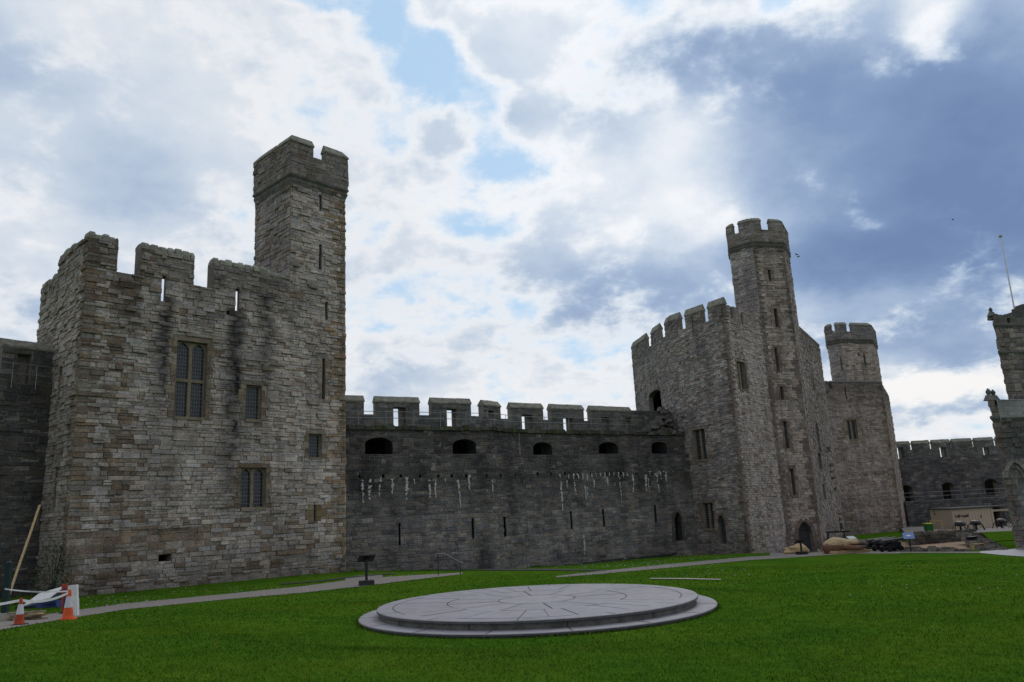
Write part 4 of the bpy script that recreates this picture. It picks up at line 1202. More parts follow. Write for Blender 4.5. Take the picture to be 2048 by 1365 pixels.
    # handrail along the wall walk
    pts = [f1.pt(0.5, ZWALK, -0.3), P_B, f3.pt(0, ZWALK, -0.3), f3.pt(f3.L - 4.2, ZWALK, -0.3)]
    pts[1] = f2.pt(0, ZWALK, -0.3)
    rl = thing('railing', 'thin grey steel handrail along the wall walk of the middle curtain wall', 'railing', pts[1])
    z = ZWALK + 0.12
    for hgt in (1.0, 0.55):
        mb = MB(); mb.tube([(p[0], p[1], z + hgt) for p in pts], 0.024, 6); mb.build('rail', M['steel'], rl)
    for a, c in zip(pts, pts[1:]):
        a, c = Vector(a), Vector(c); n = max(1, round((c - a).length / 2.1))
        for i in range(n + (1 if c is Vector(pts[-1]) else 0)):
            p = a.lerp(c, i / n); mb = MB(); mb.tube([(p.x, p.y, ZWALK - .1), (p.x, p.y, z + 1.0)], 0.024, 6); mb.build('post', M['steel'], rl)
curtain()

# ------------------------------------------------------------------ curtain wall at the far left
def left_curtain():
    T0 = plan(150, 845, 37.0)
    B0 = walk(T0, 43.5 - 90, 92, 930); A = walk(B0, 216, -160, 930); B = B0 + (B0 - A).normalized() * 0.8
    fr = Fr(A, B); zb = gz(*B) - 0.8; L = fr.L
    root = thing('curtain_wall', 'dark castle wall with one merlon and a loop, at the left edge behind the square tower', 'wall', (A.x, A.y, gz(*A)))
    zw = fr.sz(40, 768)[1]; zm = fr.sz(40, 697, -0.0)[1]
    loop = fr.rect(35.5, 712, 42, 756); emb = fr.rect(34, 708, 62, 768)
    dk = [(3, (0.115, 0.11, 0.105)), (2, (0.092, 0.09, 0.09)), (1.5, (0.14, 0.125, 0.11))]
    mb = MB()
    core(mb, fr, 0, L, zb, zw, [fr.rect(70, 1025, 76, 1052)], 1.2)
    stones(mb, fr, 0, L, zb, zw, [fr.rect(70, 1025, 76, 1052)], (0.17, 0.3), (0.35, 0.9), dk, 201, (0, .06), stain=lambda s, z: 0.2 + 0.35 * max(0, math.sin(s * 1.3 + z * .2)) + 0.3 * G(z, zb + 1, 2.0))
    m0 = fr.sz(3, 720)[0]
    core(mb, fr, m0, L, zw - .01, zm, [emb], 0.5, d=-.02, ends=True)
    core(mb, fr, m0, L, zw - .01, zm, [loop], 0.3, d=-.521, ends=True)
    core(mb, fr, 0, m0 - 0.9, zw - .01, zm, [], 0.8, d=-.02, ends=True)
    core(mb, fr, 0, L, zw - .02, fr.sz(5, 745)[1], [emb, loop], 0.4, d=-.3)
    stones(mb, fr, m0, L, zw, zm, [emb], (0.2, 0.3), (0.4, 0.9), dk, 203, (0, .04), d=-.02, stain=lambda s, z: 0.2, ext=0)
    mb.build('wall', [M['masonry']], root)
    coping(fr, m0, L, zm, 0.82, root, h=0.4, d=-.02)
    # dark doorway onto the wall walk is a hole in the tower: dark recess stones at the joint
    p0, p1 = fr.pt(0, zw, 0.25), fr.pt(L - .6, zw, 0.25)
    rl = thing('railing', 'thin grey handrail on the wall at the left edge beside the square tower', 'railing', p0)
    for h in (0.95, 0.45):
        m2 = MB(); m2.tube([(p0[0], p0[1], zw + h), (p1[0], p1[1], zw + h)], 0.022, 6); m2.build('rail', M['steel'], rl)
    for i in range(6):
        p = Vector(p0).lerp(Vector(p1), i / 5); m2 = MB(); m2.tube([(p.x, p.y, zw - .3), (p.x, p.y, zw + .95)], 0.022, 6); m2.build('post', M['steel'], rl)
left_curtain()
# ------------------------------------------------------------------ generic polygonal prism pieces
def poly_faces(P):
    return [Fr(P[i], P[(i + 1) % len(P)]) for i in range(len(P))]

def grow(P, o):
    c = sum(P, Vector((0, 0))) / len(P)
    k = []
    n = len(P)
    for i in range(n):
        a, b, d = P[i - 1], P[i], P[(i + 1) % n]
        e1, e2 = (b - a).normalized(), (d - b).normalized()
        n1, n2 = Vector((e1.y, -e1.x)), Vector((e2.y, -e2.x))
        h = (n1 + n2).normalized(); k.append(b + h * (o / max(0.45, h.dot(n1))))
    return k

def ring_band(mb, P, prof, m=0, col=(1, 1, 1, 0)):
    """moulded band round a polygon: profile of (offset, height)"""
    rings = [(grow(P, o), z) for o, z in prof]; n = len(P)
    for (q, z), (q2, z2) in zip(rings, rings[1:]):
        for i in range(n):
            j = (i + 1) % n
            mb.poly([(q[i].x, q[i].y, z), (q[j].x, q[j].y, z), (q2[j].x, q2[j].y, z2), (q2[i].x, q2[i].y, z2)], m, col)

def turret_head(root, P, zs, zt, zcren, crenels, pal, seed, sill=True, over=0.2, thick=0.45):
    """string course and battlemented parapet of a polygonal turret; crenels[i] = list of (s0, s1) on side i"""
    mb = MB()
    ring_band(mb, P, [(0.02, zs - 0.35), (0.16, zs - 0.10), (0.16, zs), (0.10, zs + 0.02), (over + .06, zs + 0.16), (over + .06, zs + 0.26), (over - .02, zs + 0.27)])
    mb.build('string_course', M['darkcoping'], root)
    Q = grow(P, over); mb = MB(); heads = []
    for i, f in enumerate(poly_faces(Q)):
        g = crenels[i]
        o = [(a, b, zcren, INF) for a, b in g]
        core(mb, f, 0, f.L, zs + .25, zt, o, thick)
        stones(mb, f, 0, f.L, zs + .25, zt, o, (0.2, 0.32), (0.35, 0.8), pal, seed + i, (0, .04), stain=lambda s, z: 0.22)
        heads.append((f, g))
    slab(mb, Q, zs + 0.45)
    mb.build('parapet', [M['masonry']], root)
    for f, g in heads:
        e = [0] + [x for ab in g for x in ab] + [f.L]
        for a, b in zip(e[::2], e[1::2]):
            if b - a > 0.3: coping(f, a, b, zt, thick, root, h=0.3, hip=(a == 0, b == f.L))

# ------------------------------------------------------------------ right tower (polygonal, with octagonal stair turret)
def right_tower():
    V2 = plan(1472, 850, 64.5)
    V1 = walk(V2, -32, 1356, 850); V0 = walk(V1, -9.4, 1268, 760)
    V3 = walk(V2, 45, 1619, 850); V4 = walk(V3, 30, 1653, 800)
    V5 = V4 + dirv(-25) * 7.0; V6 = V0 + dirv(30) * 6.0
    PTS = [V0, V1, V2, V3, V4, V5, V6]
    base = gz(V2.x, V2.y)
    root = thing('polygonal_tower', 'big many-sided castle tower with octagonal stair turret, pointed ground floor doors and narrow loops', 'tower', (V2.x, V2.y, base))
    F0, F1, F2, F3 = Fr(V0, V1), Fr(V1, V2), Fr(V2, V3), Fr(V3, V4)
    zb = min(gz(*p) for p in PTS[:5]) - 0.8
    zt = F1.sz(1410, 620)[1]; zc = F1.sz(1431, 638)[1]
    mb = MB()
    def m(f, xs, y=640): return [f.gap(a, b, y, .45) + (zc, INF) for a, b in xs]
    hole = F0.rect(1299, 781, 1324, 836); low = F0.rect(1334, 862, 1352, 905)
    ops0 = m(F0, [(1297, 1301), (1326, 1330)], 665) + [hole]
    WA = F1.rect(1388, 859, 1412, 921); WB = F1.rect(1406, 1006, 1428, 1059); D1 = F1.rect(1437, 1030, 1452, 1088)
    ops1 = m(F1, [(1364, 1369), (1411, 1416)], 632) + [F1.rect(1384, 634, 1387, 668), WA, WB, D1]
    WC = F2.rect(1476, 725, 1492, 780)
    ops2 = [(F2.sz(1459, 612)[0], F2.sz(1463, 612)[0], zc, INF), WC, F2.rect(1482, 628, 1485, 650)]
    W3 = [F3.rect(1634, 850, 1639, 905), F3.rect(1637, 907, 1642, 940), F3.rect(1646, 970, 1650, 1000), F3.rect(1625, 760, 1628, 785)]
    l3 = F3.L
    ops3 = [(l3 * .30, l3 * .36, zc, INF), (l3 * .62, l3 * .68, zc, INF)] + W3
    for f, o in ((F0, ops0), (F1, ops1), (F2, ops2), (F3, ops3)):
        core(mb, f, 0, f.L, zb, zt, o, 0.42)
    taken1 = surround(mb, F1, WA, DRESSP, 71, 0.24, .05, True, True) + surround(mb, F1, WB, DRESSP, 72, 0.28, .05, True, True)
    taken2 = surround(mb, F2, WC, DRESSP, 73, 0.22, .04, True, False)
    zf = F1.sz(1400, 800)[1]
    s_d = F1.sz(1430, 720)[0]
    def stain1(s, z):
        v = 0.12 + 0.35 * max(0, min(1, (z - zt + 3.2) / 3.0)) * (0.6 + 0.4 * math.sin(s * 2.2))
        v += 0.45 * G(s, F1.sz(1385, 830)[0], 0.9) * G(z, F1.sz(1385, 830)[1], 0.9)
        v += 0.25 * G(z, zb + 1.5, 1.8)
        return min(.8, v)
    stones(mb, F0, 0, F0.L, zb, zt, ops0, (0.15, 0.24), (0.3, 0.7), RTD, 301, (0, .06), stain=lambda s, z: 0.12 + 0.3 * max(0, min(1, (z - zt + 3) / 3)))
    mixp = [(w * 0.7, c) for w, c in RTD] + [(w * 0.5, c) for w, c in RTP]
    stones(mb, F1, 0, F1.L, zb, zt, ops1 + taken1, (0.15, 0.23), (0.28, 0.66), mixp, 302, (0, .06), stain=stain1, quoin=(None, 0.6), qpal=DRESSP, tone=lambda s, z: 0.92 if z > zf else 1.0)
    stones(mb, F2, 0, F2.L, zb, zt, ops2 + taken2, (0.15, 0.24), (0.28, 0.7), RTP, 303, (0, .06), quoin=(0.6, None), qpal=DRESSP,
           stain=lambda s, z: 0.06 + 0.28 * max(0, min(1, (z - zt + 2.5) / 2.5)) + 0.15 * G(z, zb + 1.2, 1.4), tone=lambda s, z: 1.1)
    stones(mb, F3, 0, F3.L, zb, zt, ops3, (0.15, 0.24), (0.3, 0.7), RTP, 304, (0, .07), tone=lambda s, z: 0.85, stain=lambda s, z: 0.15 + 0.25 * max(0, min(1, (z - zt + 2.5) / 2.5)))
    # loose rough toothing where a wall once joined
    r = random.Random(9)
    for y in range(880, 1080, 6):
        if r.random() < .55: continue
        s, z = F3.sz(1650 + (y - 880) * .17, y)
        k = r.uniform(.5, .9); mb.box(F3.pt(s, z, 0.05), (r.uniform(.3, .6), r.uniform(.3, .7), r.uniform(.15, .4)), r.uniform(0, 3), 0, (0.16 * k, 0.145 * k, 0.13 * k, .2), .9)
    for a, b in ((V4, V5), (V5, V6), (V6, V0)):
        f = Fr(a, b); core(mb, f, 0, f.L, zb, zc, (), .7)
        stones(mb, f, 0, f.L, zb, zc, [], (0.3, .5), (.7, 1.6), RTP, 305, (0, .05))
    slab(mb, PTS, zc - 1.3)
    pal = DRESSP
    zs1 = D1[3] - 0.7
    arch_head(mb, F1, D1[0] + .004, D1[1] - .004, zs1, D1[3] + .003, .03, .5, (0.15, .125, .11, 0)); hood(mb, F1, D1[0], D1[1], zs1, D1[3], .26, .06, pal, 6, 5, D1[2])
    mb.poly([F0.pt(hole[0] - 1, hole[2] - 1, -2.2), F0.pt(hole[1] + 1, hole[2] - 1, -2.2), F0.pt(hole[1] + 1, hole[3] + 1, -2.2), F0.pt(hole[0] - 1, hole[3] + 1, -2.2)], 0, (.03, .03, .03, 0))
    arch_head(mb, F0, hole[0] + .01, hole[1] - .01, hole[3] - .4, hole[3] + .003, .03, .6, (.12, .11, .105, 0), pointed=False)
    mb.build('wall', [M['masonry']], root)
    # copings, merlon by merlon
    def caps(f, ops, h=0.55):
        e = [0.0] + sorted(x for o in ops if o[3] == INF for x in o[:2]) + [f.L]
        for a, b in zip(e[::2], e[1::2]):
            if b - a > .1: coping(f, a, b, zt, .42, root, h=h)
    caps(F0, ops0); caps(F1, ops1); caps(F3, ops3, .3)
    window(F1, WA, root, 2, None, False, .30, .20, (.16, .2), .06); window(F1, WB, root, 2, None, False, .30, .20, (.16, .2), .06)
    window(F2, WC, root, 2, None, True, .32, .26, (.16, .2), .10)
    for o in W3[:2]: window(F3, o, root, 1, None, False, .3, frame=.05)
    def door(f, o, n=5, bands=()):
        d = MB(); a, b, z, t = o
        for i in range(n):
            x0, x1 = a + (b - a) * i / n, a + (b - a) * (i + 1) / n; dd = -0.34 - 0.006 * (i % 2)
            d.poly([f.pt(x0 + .006, z, dd), f.pt(x1 - .006, z, dd), f.pt(x1 - .006, t, dd), f.pt(x0 + .006, t, dd)])
        d.poly([f.pt(a, z, -.37), f.pt(b, z, -.37), f.pt(b, t, -.37), f.pt(a, t, -.37)], 1)
        for zz in bands:
            q = z + (t - z) * zz; d.poly([f.pt(a + .02, q - .03, -.325), f.pt(b - .02, q - .03, -.325), f.pt(b - .02, q + .03, -.325), f.pt(a + .02, q + .03, -.325)], 1)
        dr = d.build('door', [M['door'], M['iron']], root)
        h = MB(); q = f.pt(a + (b - a) * .15, z + (t - z) * .45, -.30); h.lathe(q, [(0.045, 0), (0.045, .09)], 8); h.build('handle', M['iron'], dr)
    door(F1, D1, 5, (.3, .62))
    # ---- stair turret from the ground up
    E = plan(1544, 813, 68.9)
    Rr = walk(E, 76, 1608, 813); Rb = walk(Rr, 27, 1618, 813); Lf = walk(E, -46, 1496, 813)
    bl = Lf + dirv(15) * 2.2; br = Rb + dirv(-20) * 1.9; bt = (bl + br) / 2 + dirv(15) * 0.9
    TP = [Lf, E, Rr, Rb, br, bt, bl]
    tu = thing('turret', None, None); tu.parent = root
    tu.location = Vector((E.x, E.y, base)) - Vector(root.location)
    fl_, ff, fr_ = Fr(Lf, E), Fr(E, Rr), Fr(Rr, Rb)
    zs = ff.sz(1545, 490)[1]; ztt = ff.sz(1555, 446)[1]; zcc = ff.sz(1531, 461)[1]
    DD = ff.rect(1597, 1043, 1625, 1108)
    lops = [ff.rect(1536.5, 540, 1542, 562), ff.rect(1549, 618, 1556, 655), ff.rect(1551, 696, 1557, 742), ff.rect(1561, 774, 1567, 800), ff.rect(1569.5, 843, 1576, 897), ff.rect(1583, 938, 1590, 991)]
    mb = MB()
    core(mb, ff, 0, ff.L, zb, zs, lops + [DD], .6)
    tk = []
    for i, o in enumerate(lops): tk += surround(mb, ff, o, DRESSP, 80 + i, .22, .04, True, True)
    TP2 = [(w, (c[0] * 1.02, c[1] * .98, c[2] * .95)) for w, c in RTP]
    stones(mb, ff, 0, ff.L, zb, zs, lops + [DD] + tk, (0.17, .30), (.32, .8), TP2, 310, (0, .06), quoin=(.5, .5), qpal=DRESSP, tone=lambda s, z: 1.05 if z < zc else .92, stain=lambda s, z: .05 + (.25 if z > zs - 1 else 0) + .12 * max(0, math.sin(z * .8)))
    for k, f in enumerate((fl_, fr_)):
        core(mb, f, 0, f.L, zb, zs, (), .5)
        stones(mb, f, 0, f.L, zb, zs, [], (0.16, .27), (.32, .75), RTD if k == 0 else RTP, 312 + k, (0, .06), stain=lambda s, z: .12, tone=lambda s, z: 1.15 if k == 0 else .9)
    for i in range(3, 7):
        f = Fr(TP[i], TP[(i + 1) % 7]); core(mb, f, 0, f.L, zc - 2, zs, (), .5)
        stones(mb, f, 0, f.L, zc - 2, zs, [], (.3, .45), (.6, 1.2), RTP, 320 + i, (0, .05))
    zsd = DD[3] - 1.0
    arch_head(mb, ff, DD[0] + .004, DD[1] - .004, zsd, DD[3] + .003, .03, .5, (0.15, .125, .11, 0)); hood(mb, ff, DD[0], DD[1], zsd, DD[3], .34, .07, [(0.15, .12, .10), (.18, .145, .12)], 8, 6, DD[2])
    mb.build('shaft', [M['masonry']], tu)
    door_parent = root
    door(ff, DD, 7, (.22, .45, .72))
    # sloping weathering where the turret leaves the tower
    l, w, z3 = fl_.L, ff.L, fr_.L
    w1 = (ff.sz(1524, 470)[0], ff.sz(1538, 470)[0])
    w1 = ff.gap(1524, 1537, 470, .45); w0 = fl_.gap(1473, 1481, 475, .45)
    cr = [[w0], [w1], [], [(Fr(TP[3], TP[4]).L * .35, Fr(TP[3], TP[4]).L * .65)], [], [(.4, 1.0)], []]
    turret_head(tu, TP, zs, ztt, zcc, cr, TURR, 330, over=.12)
right_tower()

# ------------------------------------------------------------------ second tower, farther back
def far_tower():
    YS = 93.0
    E = plan(1688, 720, YS)
    Lf = walk(E, -48, 1661, 720); Rr = walk(E, 72, 1750, 720); Rb = walk(Rr, 30, 1757, 720)
    br = Rb + dirv(-20) * 3.0; bl = Lf + dirv(20) * 3.0
    TP = [Lf, E, Rr, Rb, br, bl]
    base = gz(E.x, E.y)
    root = thing('polygonal_tower', 'smaller many-sided castle tower with a battlemented turret, farther back between big tower and cafe hut', 'tower', (E.x, E.y, base))
    zb = base - 1.0
    ff = Fr(E, Rr); zs = ff.sz(1712, 683)[1]; zt = ff.sz(1720, 652)[1]; zcr = ff.sz(1700, 664)[1]
    # body: broader, front flush with the turret
    fo = Fr(E, Rr).off(0.25)
    A0 = walk(Vector(fo.pt(-6, 0)[:2]), 72, 1655, 830); A1 = walk(A0, 72, 1772, 830); A2 = walk(A1, 28, 1783, 830)
    BP = [A0, A1, A2, A2 + dirv(-20) * 7, A0 + dirv(20) * 8]
    fb, fs = Fr(A0, A1), Fr(A1, A2)
    zbt = fb.sz(1715, 766)[1]
    W = fb.rect(1695, 840, 1714, 880)
    cr = [(fb.sz(1658, 770)[0], fb.sz(1664, 770)[0], zbt - .7, INF)]
    lop = [fb.rect(1690, 775, 1693, 800)]
    mb = MB()
    core(mb, fb, 0, fb.L, zb, zbt, [W] + cr + lop, .7)
    tk = surround(mb, fb, W, [(.21, .165, .12), (.24, .2, .15)], 90, .34, .05, True, True)
    P2 = [(w, (c[0] * .92, c[1] * .87, c[2] * .85)) for w, c in RTP]
    st = lambda s, z: .12 + .45 * max(0, min(1, (z - zbt + 3.5) / 3))
    stones(mb, fb, 0, fb.L, zb, zbt, [W] + cr + lop + tk, (.2, .3), (.4, .9), P2, 401, (0, .06), stain=st, quoin=(None, .8), qpal=BROWN, tone=lambda s, z: .80 if z < zb + 5 else .95)
    core(mb, fs, 0, fs.L, zb, zbt, (), .7); stones(mb, fs, 0, fs.L, zb, zbt, [], (.2, .3), (.4, .9), P2, 402, (0, .06), stain=st, tone=lambda s, z: 1.1)
    for i in (2, 3, 4):
        f = Fr(BP[i], BP[(i + 1) % 5]); core(mb, f, 0, f.L, zb, zbt, (), .7); stones(mb, f, 0, f.L, zb, zbt, [], (.4, .6), (.9, 1.8), P2, 403 + i, (0, .05))
    slab(mb, BP, zbt - .9)
    # sloping shoulder between body and turret on the right
    mb.build('wall', [M['masonry']], root)
    for a, b in ((0, cr[0][0]), (cr[0][1], fb.L)): coping(fb, a, b, zbt, .7, root, 'darkcoping', h=.2)
    window(fb, W, root, 2, None, True, .28, .22, (.2, .25), .1)
    tu = thing('turret', None, None); tu.parent = root; tu.location = Vector((E.x, E.y, zbt)) - Vector(root.location)
    mb = MB()
    lops = [ff.rect(1716, 706, 1718.5, 713), ff.rect(1728, 708, 1731, 735)]
    for i, f in enumerate(poly_faces(TP)):
        o = lops if i == 1 else ([f.rect(1682, 715, 1684, 742)] if i == 0 else [])
        core(mb, f, 0, f.L, zbt - 2, zs, o, .5)
        stones(mb, f, 0, f.L, zbt - 2, zs, o, (.2, .3), (.4, .9), RTD if i == 0 else P2, 420 + i, (0, .05), stain=lambda s, z: .08, tone=lambda s, z: 1.1)
    mb.build('shaft', [M['masonry']], tu)
    l = [f.L for f in poly_faces(TP)]
    turret_head(tu, TP, zs, zt, zcr, [[(l[0] * .42, l[0] * .72)], [(ff.sz(1693, 660)[0], ff.sz(1704, 660)[0])], [], [(l[3] * .4, l[3] * .6)], [(.8, 1.4)], [(l[5] * .4, l[5] * .6)]], RTD, 440, over=.14)
far_tower()

# ------------------------------------------------------------------ far curtain wall on the right
def far_curtain():
    A = plan(1775, 950, 106.0); B = plan(2120, 930, 106.0)
    fr = Fr(A, B); zb = gz(*A) - 1.0
    root = thing('curtain_wall', 'far dark curtain wall with battlements and three arched openings, behind the cafe hut', 'wall', (A.x, A.y, gz(*A)))
    zm, zc, zw = fr.sz(1897, 884)[1], fr.sz(1918, 894)[1], fr.sz(1900, 914)[1]
    zl = fr.sz(1900, 1000)[1]
    ar = [fr.rect(1801, 971, 1826, 1004), fr.rect(1885, 965, 1909, 998), fr.rect(1970, 958, 1996, 990)]
    sx = lambda x: fr.sz(x, 890)[0]
    sx2 = lambda x: fr.sz(x, 890, -2.2)[0]
    mer = [(sx(1791), sx(1832)), (sx(1838), sx(1872)), (sx(1878), sx(1914)), (sx(1919), sx(1959)), (sx(1965), sx(2003)), (sx(2010), sx(2050)), (sx(2057), fr.L)]
    crn = [(a[1], b[0], zc, INF) for a, b in zip(mer, mer[1:])] + [(-1, mer[0][0], zc, INF)]
    em = [fr.rect(x, 893, x + 13, 916) for x in (1806, 1893, 1981)]; lp = [(o[0], o[0] + .42, o[2], o[3]) for o in em]
    DW = [(w, (c[0] * 1.0, c[1] * 1.0, c[2] * 1.06)) for w, c in DARKW]
    mb = MB()
    core(mb, fr, 0, fr.L, zb, zw, ar, 1.0)
    stones(mb, fr, 0, fr.L, zb, zw, ar, (.22, .34), (.45, 1.0), DW, 501, (0, .05), tone=lambda s, z: .95 if z > zl else .7, stain=lambda s, z: .25 + .3 * max(0, math.sin(s * .9)) * G(z, zw - 1.5, 3) + .25 * G(z, zl - 2, 2))
    mb.poly([fr.pt(0, zw, 0.06), fr.pt(fr.L, zw, .06), fr.pt(fr.L, zw, -2.5), fr.pt(0, zw, -2.5)], 0, (.1, .1, .09, 0))
    PAR = [(3, (.13, .13, .125)), (2, (.105, .105, .105)), (1, (.16, .155, .145))]
    core(mb, fr, 0, fr.L, zw - .1, zm, crn + em, .45, d=-1.6); core(mb, fr, 0, fr.L, zw - .1, zm, crn + lp, .15, d=-2.052)
    stones(mb, fr, 0, fr.L, zw, zm, crn + em, (.22, .34), (.45, .9), PAR, 502, (0, .04), d=-1.6)
    for o in ar:
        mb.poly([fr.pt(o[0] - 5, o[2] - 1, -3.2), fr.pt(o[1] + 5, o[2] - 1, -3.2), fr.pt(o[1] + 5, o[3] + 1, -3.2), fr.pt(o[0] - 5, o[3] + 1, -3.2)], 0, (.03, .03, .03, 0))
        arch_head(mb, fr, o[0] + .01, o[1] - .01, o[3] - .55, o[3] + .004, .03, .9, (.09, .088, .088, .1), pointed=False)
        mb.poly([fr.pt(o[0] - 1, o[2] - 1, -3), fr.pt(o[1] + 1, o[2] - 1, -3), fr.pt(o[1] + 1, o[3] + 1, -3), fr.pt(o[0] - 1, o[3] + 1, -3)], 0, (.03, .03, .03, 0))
    mb.build('wall', [M['masonry']], root)
    for a, b in mer: coping(fr.off(-1.6), a, b, zm, .6, root, h=.4)
    # lower retaining wall in front of the arches
    f2 = Fr(plan(1812, 1005, 101.0), plan(2120, 990, 101.0)); zt = f2.sz(1910, 999)[1]
    mb = MB(); core(mb, f2, 0, f2.L, zb, zt, (), 4.5, ends=True)
    stones(mb, f2, 0, f2.L, zb, zt, [], (.22, .34), (.4, .9), [(w, (c[0] * .75, c[1] * .8, c[2] * .85)) for w, c in DARKW], 503, (0, .05), stain=lambda s, z: .25 + .2 * math.sin(s * 1.3), ext=0)
    lw = thing('retaining_wall', 'low blackened retaining wall just behind the timber cafe hut', 'wall', f2.pt(0, gz(*f2.pt(0, 0)[:2])))
    mb.build('wall', [M['masonry']], lw)
    rl = thing('railing', 'thin grey handrail in front of the arched openings of the far wall', 'railing', f2.pt(0, zt, -.3))
    for h in (.55, 1.05):
        mb = MB(); mb.tube([f2.pt(0, zt + h, -.3), f2.pt(f2.L, zt + h, -.3)], .022, 5); mb.build('rail', M['steel'], rl)
    for i in range(9):
        mb = MB(); p = f2.pt(f2.L * i / 8, zt, -.3); mb.tube([(p[0], p[1], zt - .1), (p[0], p[1], zt + 1.05)], .022, 5); mb.build('post', M['steel'], rl)
far_curtain()

# ------------------------------------------------------------------ gatehouse at the right edge
def gatehouse():
    GH = [(4, (.165, .16, .155)), (3, (.135, .13, .13)), (2, (.19, .18, .165)), (1.5, (.11, .108, .108)), (1, (.225, .215, .20))]
    A = plan(2008, 960, 47.0); B = walk(A, 78, 2330, 960)
    va = math.degrees(math.atan(plan_ratio(2008, 960))) + 2.5
    Cb = A + dirv(va) * 9; D = B + dirv(va) * 9
    base = gz(*A); zb = base - .8
    root = thing('gatehouse', 'grey stone gatehouse with small finials, glass balustrade and pointed hood, cut by the right edge', 'gatehouse', (A.x, A.y, base))
    f = Fr(A, B); zt = f.sz(1990, 800)[1]; zst = f.sz(1985, 838)[1]
    mb = MB()
    cr = [(f.sz(1977, 790)[0] + .28, f.sz(1990, 785)[0] + .15, zt - .35, INF), (2.1, 2.5, zt - .5, INF)]
    rec = f.rect(2012, 945, 2060, 1110)
    core(mb, f, 0, f.L, zb, zt, cr, .8)
    stones(mb, f, 0, f.L, zb, zt, cr, (.26, .38), (.35, .8), GH, 601, (0, .09), stain=lambda s, z: .10 + .35 * G(z, zst - 1.6, 1.6) + .1 * math.sin(s * 2 + z), quoin=(.6, None), qpal=DRESSP)
    for a, b in ((B, D), (D, Cb), (Cb, A)):
        g = Fr(a, b); core(mb, g, 0, g.L, zb, zt, (), .8); stones(mb, g, 0, g.L, zb, zt, [], (.26, .38), (.4, .9), GH, 602, (0, .07), stain=lambda s, z: .15)
    slab(mb, [A, B, D, Cb], zt - .5)
    ring_band(mb, [A, B, D, Cb], [(.0, zst - .2), (.16, zst), (.16, zst + .12), (.02, zst + .2)], 0, (.12, .12, .115, .1))
    # pointed hood mould of the blocked doorway
    x0, x1 = f.sz(2004, 950)[0], f.sz(2052, 945)[0]
    zsp, zap = f.sz(2006, 957)[1], f.sz(2028, 922)[1]
    hood(mb, f, x0 + .2, x1 - .2, zsp, zap - .1, .20, .20, [(.20, .19, .175)], 12, 6)
    hood(mb, f, x0 + .42, x1 - .42, zsp - .05, zap - .4, .2, .12, [(.12, .115, .11)], 13, 6)
    mb.build('wall', [M['masonry']], root)
    def finial(parent, s, z, fr_, k=1.0):
        m2 = MB(); p = fr_.pt(s, z, -.35)
        m2.box(p, (.5 * k, .5 * k, .35 * k), fr_.rz, 0, (.15, .15, .14, .1), .5); m2.lathe((p[0], p[1], p[2] + .34 * k), [(.09 * k, 0), (.13 * k, .10 * k), (.16 * k, .22 * k), (.07 * k, .36 * k), (.02 * k, .42 * k)], 8, 0, (.11, .11, .105, .1)); m2.build('finial', [M['masonry']], parent)
    finial(root, .35, zt, f); finial(root, f.sz(1993, 772)[0], zt, f, .9)
    # upper stage, set back
    A2 = plan(2003, 720, 49.5); B2 = walk(A2, 78, 2330, 720); C2, D2 = A2 + dirv(va) * 7, B2 + dirv(va) * 7
    f2 = Fr(A2, B2); z2 = f2.sz(1990, 636)[1]; zs2 = f2.sz(2010, 652)[1]; zmid = f2.sz(2020, 706)[1]
    st = thing('upper_stage', None, None); st.parent = root; st.location = Vector((A2.x, A2.y, zt - .5)) - Vector(root.location)
    mb = MB(); g = [(f2.sz(2014, 640)[0], f2.sz(2022, 640)[0], z2 - .55, INF)]
    core(mb, f2, 0, f2.L, zt - 1, z2, g, .7)
    stones(mb, f2, 0, f2.L, zt - 1, z2, g, (.24, .36), (.35, .8), [(w, (c[0] * 1.1, c[1] * 1.05, c[2])) for w, c in GH], 611, (0, .08), quoin=(.5, None), qpal=DRESSP, stain=lambda s, z: .05 + (.3 if z > zs2 else 0))
    for a, b in ((B2, D2), (D2, C2), (C2, A2)):
        q = Fr(a, b); core(mb, q, 0, q.L, zt - 1, z2, (), .7); stones(mb, q, 0, q.L, zt - 1, z2, [], (.26, .38), (.4, .9), GH, 612, (0, .07))
    slab(mb, [A2, B2, D2, C2], z2 - .7)
    for zz in (zs2, zmid): ring_band(mb, [A2, B2, D2, C2], [(.0, zz - .18), (.14, zz), (.14, zz + .1), (.02, zz + .18)], 0, (.13, .125, .12, .15))
    # broken, stepped battlement
    r = random.Random(3); s = f2.sz(2022, 640)[0]
    while s < f2.L:
        w = r.uniform(.3, .6); h = min(1.0, .25 + (s - g[0][1]) * .55) * r.uniform(.85, 1.1); k = r.uniform(.7, 1.1)
        mb.box(f2.pt(s + w / 2, z2 - .02, -.35), (w, .7, h), f2.rz, 0, (.12 * k, .12 * k, .11 * k, .1), .95); s += w
    for i in range(5):
        k = r.uniform(.7, 1.1); mb.box(f2.pt(.3 + i * .28, z2 - .02, -.35), (.3, .7, .30 - .05 * i * r.random()), f2.rz, 0, (.12 * k, .12 * k, .11 * k, .1), .85)
    mb.build('wall', [M['masonry']], st)
    finial(st, .22, z2 + .2, f2, .8)
    # glass balustrade on the roof terrace
    gb = MB(); z0 = f.sz(2010, 836)[1]
    x = f.sz(1990, 818)[0]
    pts = [(x, z0), (f.L - .3, z0), (f.L - .3, z0 + 1.0), (x, z0 + 1.0)]
    gb.poly([f.pt(a, z, .22) for a, z in pts]); gb.poly([f.pt(a, z, .20) for a, z in pts][::-1])
    bal = thing('glass_balustrade', 'glass balustrade with pale top rail fixed to the gatehouse at the right edge', 'balustrade', f.pt(x, z0, .2))
